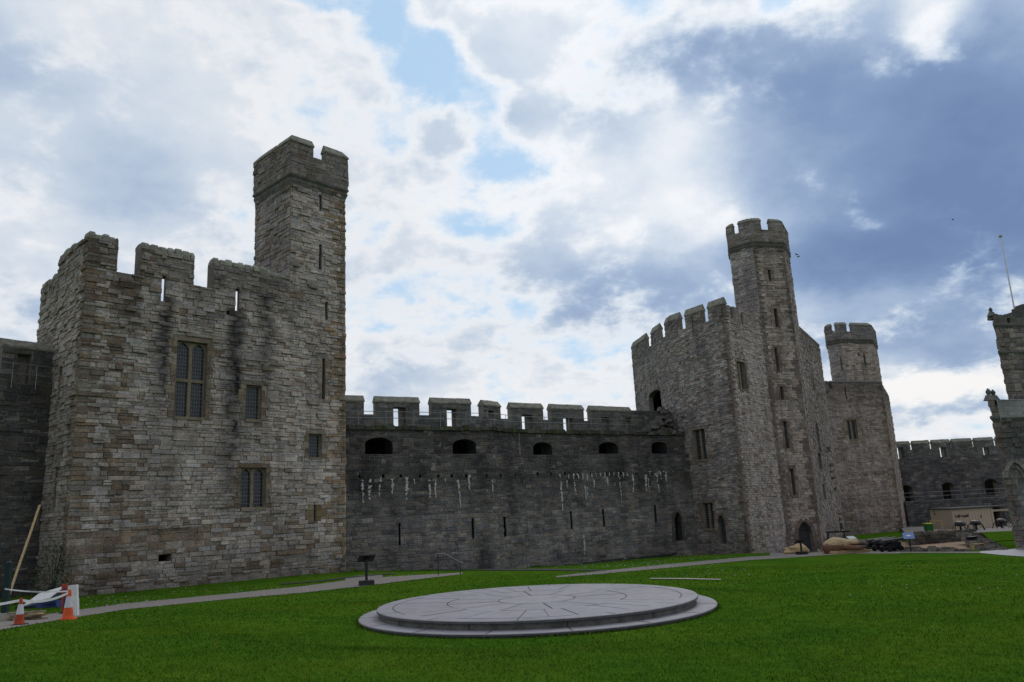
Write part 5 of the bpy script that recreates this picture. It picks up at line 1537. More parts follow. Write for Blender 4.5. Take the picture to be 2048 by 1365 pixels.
    mt, nt, bs = new_mat('balustrade_glass'); bs.inputs['Base Color'].default_value = (.9, .95, .98, 1); bs.inputs['Roughness'].default_value = .05; bs.inputs['Alpha'].default_value = .10; bs.inputs['Specular IOR Level'].default_value = .3; M['bglass'] = mt
    gb.build('pane', mt, bal)
    rr = MB(); rr.tube([f.pt(x, z0 + 1.03, .21), f.pt(f.L - .3, z0 + 1.03, .21)], .035, 6); rr.build('rail', M['steel'], bal)
    for i in range(5):
        rr = MB(); s = x + .02 + (f.L - .4 - x) * i / 4; rr.tube([f.pt(s, z0 - .15, .25), f.pt(s, z0 + 1.02, .25)], .025, 6); rr.build('post', M['steel'], bal)
    # flagpole
    k0 = at(2028, 614, 53.0); k1 = at(2001, 476, 53.0)
    p = thing('flagpole', 'tall white flagpole on top of the gatehouse at the right edge', 'flagpole', (k0.x, k0.y, k0.z - 1.5))
    mb = MB(); mb.tube([(k0.x, k0.y, k0.z - 1.5), (k0.x, k0.y, k0.z), (k0.x, k0.y, k1.z)], [.06, .055, .03], 8); mb.build('pole', M['white'], p)
    mb = MB(); mb.lathe((k0.x, k0.y, k1.z), [(.03, 0), (.10, .05), (.12, .12), (.08, .2), (.01, .23)], 10); mb.build('truck', M['concrete'], p)
gatehouse()
# ------------------------------------------------------------------ slate dais
def dais():
    c = Vector((DAIS.x, DAIS.y, DAIS_Z))
    root = thing('stone_dais', 'large round two-step grey slate dais lying on the courtyard lawn', 'dais', c)
    ROT = R(8)
    def ringpts(r, n=128): return [(c.x + r * math.cos(2 * math.pi * i / n), c.y + r * math.sin(2 * math.pi * i / n)) for i in range(n)]
    def step(name, r, z0, z1, slabh, nj, r_in, seed):
        mb = MB(); n = 128; rr = random.Random(seed)
        T = ringpts(r, n); U = ringpts(r - .05, n)
        e = ringpts(r - .012, n)
        for i in range(n):
            j = (i + 1) % n
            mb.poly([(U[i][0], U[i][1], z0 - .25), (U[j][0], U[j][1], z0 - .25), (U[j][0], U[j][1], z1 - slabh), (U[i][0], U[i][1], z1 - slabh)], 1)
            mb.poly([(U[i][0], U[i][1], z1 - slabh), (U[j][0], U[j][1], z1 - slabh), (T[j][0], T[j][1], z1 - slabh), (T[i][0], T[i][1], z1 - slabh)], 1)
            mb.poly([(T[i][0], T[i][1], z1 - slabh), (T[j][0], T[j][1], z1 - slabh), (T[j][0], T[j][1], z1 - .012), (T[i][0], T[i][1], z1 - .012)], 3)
            mb.poly([(T[i][0], T[i][1], z1 - .012), (T[j][0], T[j][1], z1 - .012), (e[j][0], e[j][1], z1), (e[i][0], e[i][1], z1)], 0)
        # slabs: rings of stones that differ a little in tone
        rad = [0, .95, 2.22, 3.54, r - .012] if name == 'upper_step' else [r_in - .1, r - .012]
        for q in range(len(rad) - 1):
            ns_ = [1, 12, 24, 24][q] if name == 'upper_step' else nj
            for i in range(ns_):
                k = rr.uniform(.95, 1.05); t = rr.uniform(-.004, .004); col = (.252 * k + t, .244 * k, .276 * k - t, 0)
                m_ = max(2, 96 // ns_); t0 = 2 * math.pi * i / ns_ + ROT; t1 = 2 * math.pi * (i + 1) / ns_ + ROT
                arcp = lambda R_: [(c.x + R_ * math.cos(t0 + (t1 - t0) * j / m_), c.y + R_ * math.sin(t0 + (t1 - t0) * j / m_), z1) for j in range(m_ + 1)]
                o_ = arcp(rad[q + 1])
                if rad[q] == 0: mb.poly(o_[:-1], 4, col)
                else: mb.poly(o_ + arcp(rad[q])[::-1], 4, col)
        # joints between the slabs: dark mortar strips
        def line(r0, a0, r1, a1, w=.014):
            w *= 1.35
            p = Vector((c.x + r0 * math.cos(a0), c.y + r0 * math.sin(a0))); q = Vector((c.x + r1 * math.cos(a1), c.y + r1 * math.sin(a1)))
            u = (q - p).normalized(); nn = Vector((-u.y, u.x)) * w
            mb.poly([(p.x - nn.x, p.y - nn.y, z1 + .004), (q.x - nn.x, q.y - nn.y, z1 + .004), (q.x + nn.x, q.y + nn.y, z1 + .004), (p.x + nn.x, p.y + nn.y, z1 + .004)][::1], 2)
        def arc(rad, a0, a1, w=.012):
            w *= 1.35
            m_ = max(4, int((a1 - a0) * rad / .12))
            for i in range(m_):
                t0, t1 = a0 + (a1 - a0) * i / m_, a0 + (a1 - a0) * (i + 1) / m_
                mb.poly([(c.x + (rad + s * w) * math.cos(t), c.y + (rad + s * w) * math.sin(t), z1 + .004) for s, t in ((-1, t0), (1, t0), (1, t1), (-1, t1))], 2)
        if name == 'upper_step':
            for i in range(12):
                a = ROT + i * math.pi / 6
                line(.95, a, 2.2, a, .006 if i % 3 else .012)
                a2 = a + math.pi / 12
                for k in (0, 1, 2):
                    if rr.random() < .75: 
                        b = a + math.pi / 36 * (k * 2 - 2) + math.pi / 12
                        line(2.24, b, 3.52, b, rr.choice((.004, .006, .010)))
                line(3.56, a2, r - .02, a2, .007)
            arc(.95, 0, 6.2832, .008)
            for a0, a1 in ((-.5, .6), (1.3, 2.0), (2.7, 3.6), (4.3, 4.8), (5.2, 5.5)): arc(2.22, a0, a1, .009)
            for a0, a1 in ((-.35, .75), (2.6, 3.7), (1.2, 1.7), (4.2, 4.9)): arc(3.54, a0, a1, .008)
        else:
            for i in range(nj):
                a = ROT + 2 * math.pi * i / nj; line(r_in + .01, a, r - .01, a, .010)
            for i in range(nj):
                a = ROT + 2 * math.pi * i / nj
        # vertical joints of the riser
        for i in range(nj):
            a = ROT + 2 * math.pi * i / nj; x, y = c.x + (r - .045) * math.cos(a), c.y + (r - .045) * math.sin(a); t = Vector((-math.sin(a), math.cos(a))) * .012
            o = Vector((math.cos(a), math.sin(a))) * .004
            mb.poly([(x - t.x + o.x, y - t.y + o.y, z0 - .2), (x + t.x + o.x, y + t.y + o.y, z0 - .2), (x + t.x + o.x, y + t.y + o.y, z1 - slabh), (x - t.x + o.x, y - t.y + o.y, z1 - slabh)], 2)
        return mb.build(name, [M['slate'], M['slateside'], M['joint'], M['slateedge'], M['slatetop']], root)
    step('lower_step', DAIS_R1, c.z, c.z + .085, .045, 16, DAIS_R2, 1)
    step('upper_step', DAIS_R2, c.z + .085, c.z + .085 + .185, .055, 12, 0, 2)
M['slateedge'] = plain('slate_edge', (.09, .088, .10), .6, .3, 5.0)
dais()

# ------------------------------------------------------------------ small things
def rot_mat(p, rz=0, rx=0, ry=0): return Matrix.Translation(p) @ Matrix.Rotation(rz, 4, 'Z') @ Matrix.Rotation(ry, 4, 'Y') @ Matrix.Rotation(rx, 4, 'X')

def info_panel(px, py, label, h=1.05, face=0.0, top=M['black'], base=True, w=.75, dpt=.5, tilt=30, s=1.0, Y=None):
    p = hit(px, py)
    root = thing('information_sign', label, 'sign', p)
    if base:
        mb = MB(); mb.box((p.x, p.y, p.z - .05), (.62 * s, .5 * s, .26), face, 0, top=.94); mb.build('base', M['iron'] if base is True else M['joint'], root)
    mb = MB(); mb.box((p.x, p.y, p.z), (.10 * s, .08 * s, h - .05), face); mb.build('post', M['iron'], root)
    T = rot_mat((p.x, p.y, p.z + h), face, R(tilt))
    mb = MB(); mb.box((0, 0, 0), (w, dpt, .035), m=0, mat=T); pan = mb.build('panel', [top, M['iron']], root)
    mb = MB(); mb.box((0, 0, -.03), (w * .4, dpt * .8, .026), m=0, mat=T); mb.build('bracket', M['iron'], root)
    return root, T, pan
info_panel(733, 1171, 'black lectern sign on a dark block, between the square tower and the dais', 1.15, R(205), M['iron'], True, .75, .55, 32)
info_panel(1604, 1110, 'small black lectern sign standing before the arched door of the big tower', .85, R(200), M['iron'], True, .8, .5, 28)
rt, T, pan = info_panel(1822, 1104, 'blue lectern sign with a white emblem, right of the cannons', .98, R(-20), M['signblue'], False, .66, .56, 40)
mb = MB(); mb.lathe((0, 0, 0), [(.11, 0), (.11, .004)], 16)
mb.v = [tuple(T @ Vector((v[0] * 1.3, v[1] * .55 + .0, .037 + v[2]))) for v in mb.v]; mb.build('emblem', M['white'], rt)
mb = MB()
for i, wd in enumerate((.34, .28)): mb.box((0, -.17 - i * .06, .036), (wd, .02, .003), mat=T)
mb.build('text_lines', M['white'], rt)
info_panel(1706, 1100, 'white lectern sign behind the carved wooden hand', 1.0, R(24), M['white'], False, .85, .45, 28)

# traffic cones ---------------------------------------------------
def cone(px, py, label, h, dirty):
    p = hit(px, py); root = thing('traffic_cone', label, 'traffic cone', p, 'traffic cones')
    k = h / .9; o = M['orangedirty'] if dirty else M['orange']
    mb = MB(); mb.box(p, (.46 * k, .46 * k, .045 * k), R(12), top=.94); mb.build('base', M['joint'] if dirty else o, root)
    prof = lambda z: .165 - (.165 - .035) * (z / .9)
    mb = MB(); mb.lathe((p.x, p.y, p.z + .04 * k), [(.18 * k, 0), (.165 * k, .03 * k)] + [(prof(z) * k, z * k) for z in (.1, .3, .6, .84)] + [(.035 * k, .86 * k), (.02 * k, .87 * k)], 20); mb.build('body', o, root, True)
    mb = MB(); mb.lathe((p.x, p.y, p.z + .04 * k), [(prof(z) * k + .004, z * k) for z in (.33, .42, .55, .66)], 20, caps=False); mb.build('sleeve', M['sleeve'], root, True)
    return p, .84 * k + .04
def hgt(px, py, ptop): 
    p = hit(px, py); d = ray(px, ptop); return CAM.z + d.z * p.y / d.y - p.z
c1, h1 = cone(38, 1251, 'grubby red and white traffic cone with a dark base, left of the two', hgt(38, 1251, 1197), True)
c2, h2 = cone(135, 1240, 'bright orange and white traffic cone in front of the white barrier', hgt(135, 1240, 1180), False)
def ribbon(name, label, a, b, sag, w=.07, n=14):
    mb = MB(); a, b = Vector(a), Vector(b); pts = []
    for i in range(n + 1):
        t = i / n; p = a.lerp(b, t); p.z -= sag * 4 * t * (1 - t); tw = .35 * math.sin(t * 9); pts.append((p, tw))
    for (p, tw), (q, tv) in zip(pts, pts[1:]):
        u, v = Vector((0, w * .5 * math.sin(tw), w * .5 * math.cos(tw))), Vector((0, w * .5 * math.sin(tv), w * .5 * math.cos(tv)))
        mb.poly([tuple(p - u), tuple(q - v), tuple(q + v), tuple(p + u)]); mb.poly([tuple(p - u + Vector((0, .004, 0))), tuple(p + u + Vector((0, .004, 0))), tuple(q + v + Vector((0, .004, 0))), tuple(q - v + Vector((0, .004, 0)))])
    return tag(mb.build(name, M['white']), label, 'barrier tape')
post_p = hit(8, 1243)
ta = (c1.x, c1.y, c1.z + h1 * .93); tb = (c2.x, c2.y, c2.z + h2 * .93)
ribbon('barrier_tape', 'sagging white tape strung between the two cones', ta, tb, .12)
ribbon('barrier_tape', 'white tape running from the left cone out past the teal post', (c1.x - 2.4, c1.y - .6, c1.z + h1 * .55), ta, .02)
ribbon('barrier_tape', 'upper thin white tape between the teal post and the bright orange cone', (post_p.x, post_p.y - .1, post_p.z + .95), (c2.x - .05, c2.y, c2.z + h2 * .97), .05, .04)

# teal post on a concrete block
p = post_p; root = thing('fence_post', 'dark teal post standing in a pale concrete block at the left edge', 'post', p)
mb = MB(); mb.box((p.x, p.y, p.z - .03), (.62, .45, .27), R(5), top=.93); mb.build('base', M['concrete'], root)
hp = hgt(8, 1243, 1126)
mb = MB(); mb.box((p.x, p.y, p.z + .2), (.16, .16, hp - .2), R(5)); mb.lathe((p.x, p.y, p.z + hp), [(.085, 0), (.05, .04)], 8); mb.build('post', M['postgreen'], root)
# leaning plank
a = hit(8, 1222, 15); b = at(79, 1011, a.y + 4.0)
mb = MB(); d = (b - a); u = d.normalized(); sd = u.cross(Vector((0, 1, 0))).normalized(); nd_ = u.cross(sd)
def plank(mb, a, b, w, t, m=0):
    q = []
    for e in (a, b):
        for s1, s2 in ((-1, -1), (1, -1), (1, 1), (-1, 1)): q.append(tuple(e + sd * w * s1 / 2 + nd_ * t * s2 / 2))
    i = len(mb.v); mb.v.extend(q)
    for f in ((0, 1, 2, 3), (7, 6, 5, 4), (0, 4, 5, 1), (1, 5, 6, 2), (2, 6, 7, 3), (3, 7, 4, 0)): mb.f.append(tuple(i + k for k in f)); mb.m.append(m); mb.c.append((1, 1, 1, 0))
n = 5
for i in range(n): plank(mb, a.lerp(b, i / n) + nd_ * .012 * math.sin(i * 1.1), a.lerp(b, (i + 1) / n + .002) + nd_ * .012 * math.sin((i + 1) * 1.1), .085, .05)
o = mb.build('wooden_pole', M['timber']); tag(o, 'long pale timber pole leaning up against the castle wall at left', 'pole')
# toppled white sign with dark legs
def tilted_board(px, py, Yoff, name, label, cat, w, h, t, rz, rx, ry, mat, parts, lift):
    p = hit(px, py); root = thing(name, label, cat, p)
    T = rot_mat((p.x, p.y + Yoff, p.z + lift), rz, rx, ry)
    mb = MB(); mb.box((0, 0, 0), (w, t, h), mat=T); mb.build('panel', mat, root)
    for (nm, c, sz, mt) in parts:
        mb = MB(); mb.box(c, sz, mat=T); mb.build(nm, mt, root)
    return root
tilted_board(70, 1222, 0, 'plastic_barrier', 'toppled white plastic barrier panel lying tilted behind the cones', 'barrier', 1.05, .95, .05, R(-8), R(-68), R(-13), M['white'],
             [('red_stripe', (.1, -.03, .66), (.62, .012, .16), M['red']), ('slot', (-.2, -.03, .2), (.5, .012, .05), M['black']), ('slot', (-.2, -.03, .34), (.5, .012, .05), M['black'])], .30)
p = hit(75, 1216, 15); root = thing('plastic_barrier', 'navy plastic barrier lying flat under the toppled white panel', 'barrier', p)
mb = MB(); mb.box((p.x + .2, p.y, p.z), (1.3, .5, .22), R(6), top=.85); mb.box((p.x + .55, p.y - .1, p.z + .15), (.5, .35, .4), R(14), top=.6); mb.build('body', M['blue'], root)
mb = MB(); mb.box((p.x - .3, p.y - .28, p.z), (.7, .14, .10), R(10)); mb.build('foot', M['black'], root)
tilted_board(126, 1228, .1, 'plastic_barrier', 'upright faded red plastic barrier panel seen edge on, behind the bright cone', 'barrier', .17, .98, .09, R(14), R(3), R(-3), M['red'],
             [('blue_edge', (.11, 0, .05), (.05, .10, .86), M['blue']), ('foot', (0, -.25, 0), (.16, .75, .08), M['black'])], 0)
q = tilted_board(143, 1233, .12, 'plastic_barrier', 'white plastic barrier standing on end just behind the bright orange cone', 'barrier', .30, .96, .10, R(-6), R(2), R(-4), M['white'],
             [('foot', (.12, -.03, .0), (.26, .2, .52), M['white']), ('slot', (.12, -.14, .12), (.18, .012, .025), M['steel']), ('slot', (.12, -.14, .22), (.18, .012, .025), M['steel']), ('slot', (.12, -.14, .32), (.18, .012, .025), M['steel'])], 0)
# pile of old boards by the concrete block
p = hit(40, 1243); root = thing('plank_pile', 'small pile of weathered boards beside the concrete block', 'boards', p)
r = random.Random(2)
for i in range(5):
    mb = MB(); mb.box((p.x + r.uniform(-.15, .15), p.y + .35 + r.uniform(-.1, .1), p.z + .05 * i), (1.0, .16, .045), R(r.uniform(-25, 25))); mb.build('board', M['timber'] if i % 2 else M['dressed'], root)

# wild plant growth at the foot of the left tower
def leafy(px, py, label, w, h, n, seed, Y=None):
    p = hit(px, py); mb = MB(); r = random.Random(seed)
    for i in range(n):
        a, t = r.uniform(0, 6.28), r.random() ** .6
        x, y, z = w * t * math.cos(a), .4 * t * math.sin(a), h * r.random() ** 1.3 * (1 - .6 * t)
        s = r.uniform(.04, .09); u = Vector((r.gauss(0, 1), r.gauss(0, 1), r.gauss(0, .6))).normalized(); v = u.cross(Vector((r.gauss(0, 1), r.gauss(0, 1), r.gauss(0, 1)))).normalized()
        c = Vector((p.x + x, p.y + y, p.z + z))
        mb.poly([tuple(c - u * s), tuple(c + v * s * .6), tuple(c + u * s), tuple(c - v * s * .6)])
    f = thing('wall_plant', label, 'plant', p); mb.build('foliage', M['ivy'], f)
    st = MB()
    for i in range(6):
        a = r.uniform(0, 6.28); st.tube([p, p + Vector((math.cos(a) * w * .3, math.sin(a) * .15, h * .4)), p + Vector((math.cos(a) * w * .6, math.sin(a) * .3, h * .7))], .012, 5)
    st.build('stem', M['iron'], f)
leafy(102, 1200, 'dark leafy weeds growing in the corner at the foot of the square tower', .9, 3.2, 520, 1)

# handrail with two posts at the path's end, steps by the wall
a, b = hit(877, 1152), hit(922, 1149)
root = thing('handrail', 'short sloping grey handrail on two posts in front of the middle wall', 'handrail', a)
b = Vector((b.x, a.y + .4, gz(b.x, a.y + .4)))
ha = hgt(877, 1152, 1108); za = a.z + ha; zb_ = b.z + .62
for q_, z in ((a, za), (b, zb_ )):
    mb = MB(); mb.tube([(q_.x, q_.y, q_.z - .4), (q_.x, q_.y, z)], .022, 7); mb.build('post', M['iron'], root)
mid = a.lerp(b, .28)
mb = MB(); mb.tube([(a.x - .12, a.y, za - .12), (a.x - .14, a.y, za - .04), (a.x - .06, a.y, za), (mid.x, mid.y, za), (b.x, b.y, zb_), (b.x + .1, b.y, zb_ - .02), (b.x + .09, b.y, zb_ - .12)], .022, 7); mb.build('rail', M['steel'], root)

def steps(px, py, label, n, w, rise, run, rz, off=(0, 0)):
    p = hit(px, py); root = thing('stone_steps', label, 'steps', p); ca, sa = math.cos(rz), math.sin(rz)
    for i in range(n):
        mb = MB(); d = run * (n - i) ; cx, cy = p.x - sa * (run * n - d / 2 + 0) * 1 , p.y + ca * (run * n - d / 2)
        k = .75 + .4 * ((i * 7) % 3) / 3
        mb.box((cx, cy, p.z + rise * i - (.3 if i == 0 else 0)), (w - .16 * i, d, rise + (.3 if i == 0 else 0)), rz, 0, (.10 * k, .095 * k, .09 * k, .1), .99); mb.build('step', [M['masonry']], root)
steps(1366, 1106, 'worn stone steps up to the dark arched doorway at the end of the middle wall', 5, 2.0, .19, .34, R(20))
steps(1446, 1108, 'short flight of stone steps up to the narrow pointed door of the big tower', 4, 1.3, .18, .3, R(32))

# fence rail before the big tower's arched door
pa, pb = hit(1565, 1104), hit(1660, 1103)
root = thing('railing', 'thin dark railing in front of the arched ground floor door of the big tower', 'railing', pa)
for h in (.5, 1.0):
    mb = MB(); mb.tube([(pa.x, pa.y, pa.z + h), (pb.x, pb.y, pb.z + h)], .018, 5); mb.build('rail', M['iron'], root)
for i in range(5):
    q_ = pa.lerp(pb, i / 4); mb = MB(); mb.tube([(q_.x, q_.y, q_.z - .1), (q_.x, q_.y, q_.z + 1.0)], .02, 5); mb.build('post', M['iron'], root)

# ------------------------------------------------------------------ carved wooden hand
def metaball_like(name, label, px, py, blobs, mat, rz, res=.05, cat='wood carving', base=None):
    """smooth carved form: metaball chains turned into one mesh"""
    p = hit(px, py); root = thing(name, label, cat, p)
    mbd = bpy.data.metaballs.new('tmp'); mo = bpy.data.objects.new('tmp', mbd); COL.objects.link(mo)
    mbd.resolution = res; mbd.threshold = .35
    for (a, b, r0, r1) in blobs:
        a, b = Vector(a), Vector(b); n = max(1, int((b - a).length / (.35 * min(r0, r1))))
        for i in range(n + 1):
            e = mbd.elements.new(); e.co = a.lerp(b, i / n); e.radius = (r0 + (r1 - r0) * i / n) * 1.35
    bpy.context.view_layer.update()
    dg = bpy.context.evaluated_depsgraph_get()
    me = bpy.data.meshes.new_from_object(mo.evaluated_get(dg), depsgraph=dg)
    bpy.data.objects.remove(mo); bpy.data.metaballs.remove(mbd)
    me.name = 'carving'; me.materials.clear(); me.materials.append(mat)
    for pl_ in me.polygons: pl_.use_smooth = True
    me.transform(Matrix.Rotation(rz, 4, 'Z'))
    o = bpy.data.objects.new('carving', me); COL.objects.link(o); o.parent = root
    return root, p

def carved_wood(name, a, b, c, zsplit):
    mt, nt, bs = new_mat(name)
    n = noise_node(nt, 2.2, 5, .6, (.5, 2, 3), .6); n2 = noise_node(nt, 7, 4, .6, (.4, 2, 3), .3)
    tc = nt.nodes.new('ShaderNodeTexCoord'); sp = nt.nodes.new('ShaderNodeSeparateXYZ'); nt.links.new(tc.outputs['Object'], sp.inputs[0])
    ad = nt.nodes.new('ShaderNodeMath'); ad.operation = 'MULTIPLY_ADD'; nt.links.new(n, ad.inputs[0]); ad.inputs[1].default_value = .5; nt.links.new(sp.outputs[2], ad.inputs[2])
    col = cmix(nt, ramp_mul(nt, ad.outputs[0], 0, 1, zsplit, zsplit + .08), b, a)
    xx = nt.nodes.new('ShaderNodeMath'); xx.operation = 'MULTIPLY_ADD'; nt.links.new(n, xx.inputs[0]); xx.inputs[1].default_value = .8; nt.links.new(sp.outputs[0], xx.inputs[2])
    col = cmix(nt, ramp_mul(nt, xx.outputs[0], 0, 1, 1.05, 1.35), col, c)
    col = vmul(nt, col, ramp_mul(nt, n2, .65, 1.3))
    nt.links.new(col, bs.inputs['Base Color']); bs.inputs['Roughness'].default_value = .7
    add_bump(nt, bs, n2, .5, .05)
    return mt
M['hand'] = carved_wood('carved_wood', (.42, .30, .17), (.15, .068, .038), (.075, .05, .038), .86)
M['tanwood'] = carved_wood('carved_tan_wood', (.45, .32, .17), (.36, .24, .12), (.3, .2, .1), .3)
hand = [((-1.2, 0, .42), (-.75, 0, .52), .46, .54), ((-.75, 0, .52), (.0, 0, .52), .54, .44), ((-1.2, 0, .2), (.9, 0, .16), .30, .26),
        ((0, -.28, .66), (.75, -.30, .66), .18, .15), ((.75, -.30, .66), (1.30, -.28, .50), .15, .10),
        ((0, 0, .72), (.85, 0, .72), .18, .15), ((.85, 0, .72), (1.45, 0, .56), .15, .10),
        ((0, .28, .70), (.8, .3, .68), .17, .14), ((.8, .3, .68), (1.35, .3, .52), .14, .09),
        ((-.2, .5, .6), (.9, .55, .5), .16, .10),
        ((-.3, -.52, .42), (.5, -.62, .34), .17, .14), ((.5, -.62, .34), (1.1, -.52, .40), .14, .08)]
root, p = metaball_like('wooden_sculpture', 'large brown and tan carved wooden hand lying beside the cannons', 1694, 1107, hand, M['hand'], R(4), .07)
mb = MB(); mb.box((p.x, p.y + .1, p.z - .1), (2.75, 1.15, .32), R(4), top=.97); mb.build('base', M['tanwood'], root)
paw = [((-.3, 0, .22), (.35, 0, .30), .30, .36), ((.35, 0, .3), (.75, .05, .12), .32, .18), ((-.3, -.2, .16), (-.85, -.28, .13), .15, .13), ((-.25, -.05, .34), (-.75, -.1, .34), .13, .10), ((-.1, -.25, .42), (-.5, -.3, .46), .12, .09), ((.1, 0, .5), (.35, 0, .62), .2, .12)]
metaball_like('wooden_sculpture', 'small pale tan wood carving before the arched door of the big tower', 1594, 1108, paw, M['tanwood'], R(-5), .06)

# ------------------------------------------------------------------ cannons
def cannon(p, rz, label, first=None):
    if first is not None:
        o = copy_tree(first); o.location = p; o.rotation_euler = (0, 0, rz); o['label'] = label; return o
    root = thing('cannon', label, 'cannon', (0, 0, 0), 'cannons on wheeled carriages')
    prof = [(.02, -.30), (.06, -.28), (.07, -.22), (.05, -.17), (.17, -.12), (.20, -.10), (.20, 0), (.185, .02), (.18, .5), (.19, .52), (.19, .56), (.17, .58), (.155, 1.1), (.165, 1.12), (.165, 1.16), (.145, 1.18), (.12, 1.85), (.13, 1.9), (.16, 1.98), (.15, 2.08), (.085, 2.09), (.08, 1.8)]
    mb = MB(); mb.lathe((0, 0, 0), prof, 16, caps=False)
    T = Matrix.Translation((-.95, 0, .82)) @ Matrix.Rotation(R(90 - 5), 4, 'Y')
    mb.v = [tuple(T @ Vector(v)) for v in mb.v]; mb.tube([(-.05, -.32, .86), (-.05, .32, .86)], .06, 8); mb.build('barrel', M['cannon'], root, False)
    for s in (-1, 1):
        mb = MB(); y = .26 * s
        prof2 = [(-1.05, .30), (.55, .30), (.55, .78), (.2, .84), (-.1, .80), (-.35, .66), (-.7, .62), (-.72, .5), (-1.05, .46)]
        for d in (-.045, .045):
            q = [(x, y + d, z) for x, z in prof2]; mb.poly(q if d < 0 else q[::-1])
        for (x0, z0), (x1, z1) in zip(prof2, prof2[1:] + prof2[:1]): mb.poly([(x0, y + .045, z0), (x1, y + .045, z1), (x1, y - .045, z1), (x0, y - .045, z0)][::-1])
        mb.build('cheek', M['iron'], root)
    mb = MB(); mb.box((-.25, 0, .28), (1.5, .46, .07)); mb.tube([(.38, -.5, .24), (.38, .5, .24)], .05, 8); mb.tube([(-.75, -.5, .2), (-.75, .5, .2)], .05, 8); mb.build('axle', M['iron'], root)
    for x, rr_ in ((.38, .24), (-.75, .20)):
        for s in (-1, 1):
            mb = MB(); mb.tube([(x, .42 * s, rr_), (x, .50 * s, rr_)], rr_, 18); mb.tube([(x, .49 * s, rr_), (x, .56 * s, rr_)], .06, 8)
            for k in range(6): 
                a = k * math.pi / 3; mb.box((x + .12 * math.cos(a), .505 * s, rr_ + .12 * math.sin(a) - .02), (.03, .02, .04))
            mb.build('wheel', M['black'], root)
    root.location = p; root.rotation_euler = (0, 0, rz)
    return root
cp = [(1788, 1104), (1772, 1102.5), (1757, 1101.5)]
cl = ['nearest dark iron cannon, longest barrel pointing right toward the blue sign', 'middle dark iron cannon of three, between the other two', 'dark iron cannon closest to the carved wooden hand']
c0 = None
for (x, y), l in zip(cp, cl):
    q = hit(x, y); o = cannon(q, R(14), l, c0); o.scale = (.8, .8, .8); c0 = c0 or o
# dark wooden trestle frame behind the carving
p = hit(1723, 1100); p = Vector((p.x, p.y + 5, gz(p.x, p.y + 5)))
root = thing('trestle', 'dark wooden trestle frame with a raised beam behind the carved hand', 'frame', p)
H = at(1725, 1062, p.y).z - p.z
for s in (-1, 1):
    for e in (-1, 1):
        mb = MB(); mb.tube([(p.x + s * .95, p.y + e * .4, p.z - .05), (p.x + s * .7, p.y, p.z + H)], .055, 6); mb.build('leg', M['iron'], root)
mb = MB(); mb.box((p.x, p.y, p.z + H - .05), (2.4, .14, .14)); mb.build('beam', M['iron'], root)
mb = MB(); mb.tube([(p.x - .35, p.y + 1.5, p.z), (p.x - .75, p.y + 2.0, at(1712, 1010, p.y + 2).z)], .03, 6); o = mb.build('pole', M['concrete']); tag(o, 'thin pale pole standing up behind the trestle frame against the farther tower', 'pole')

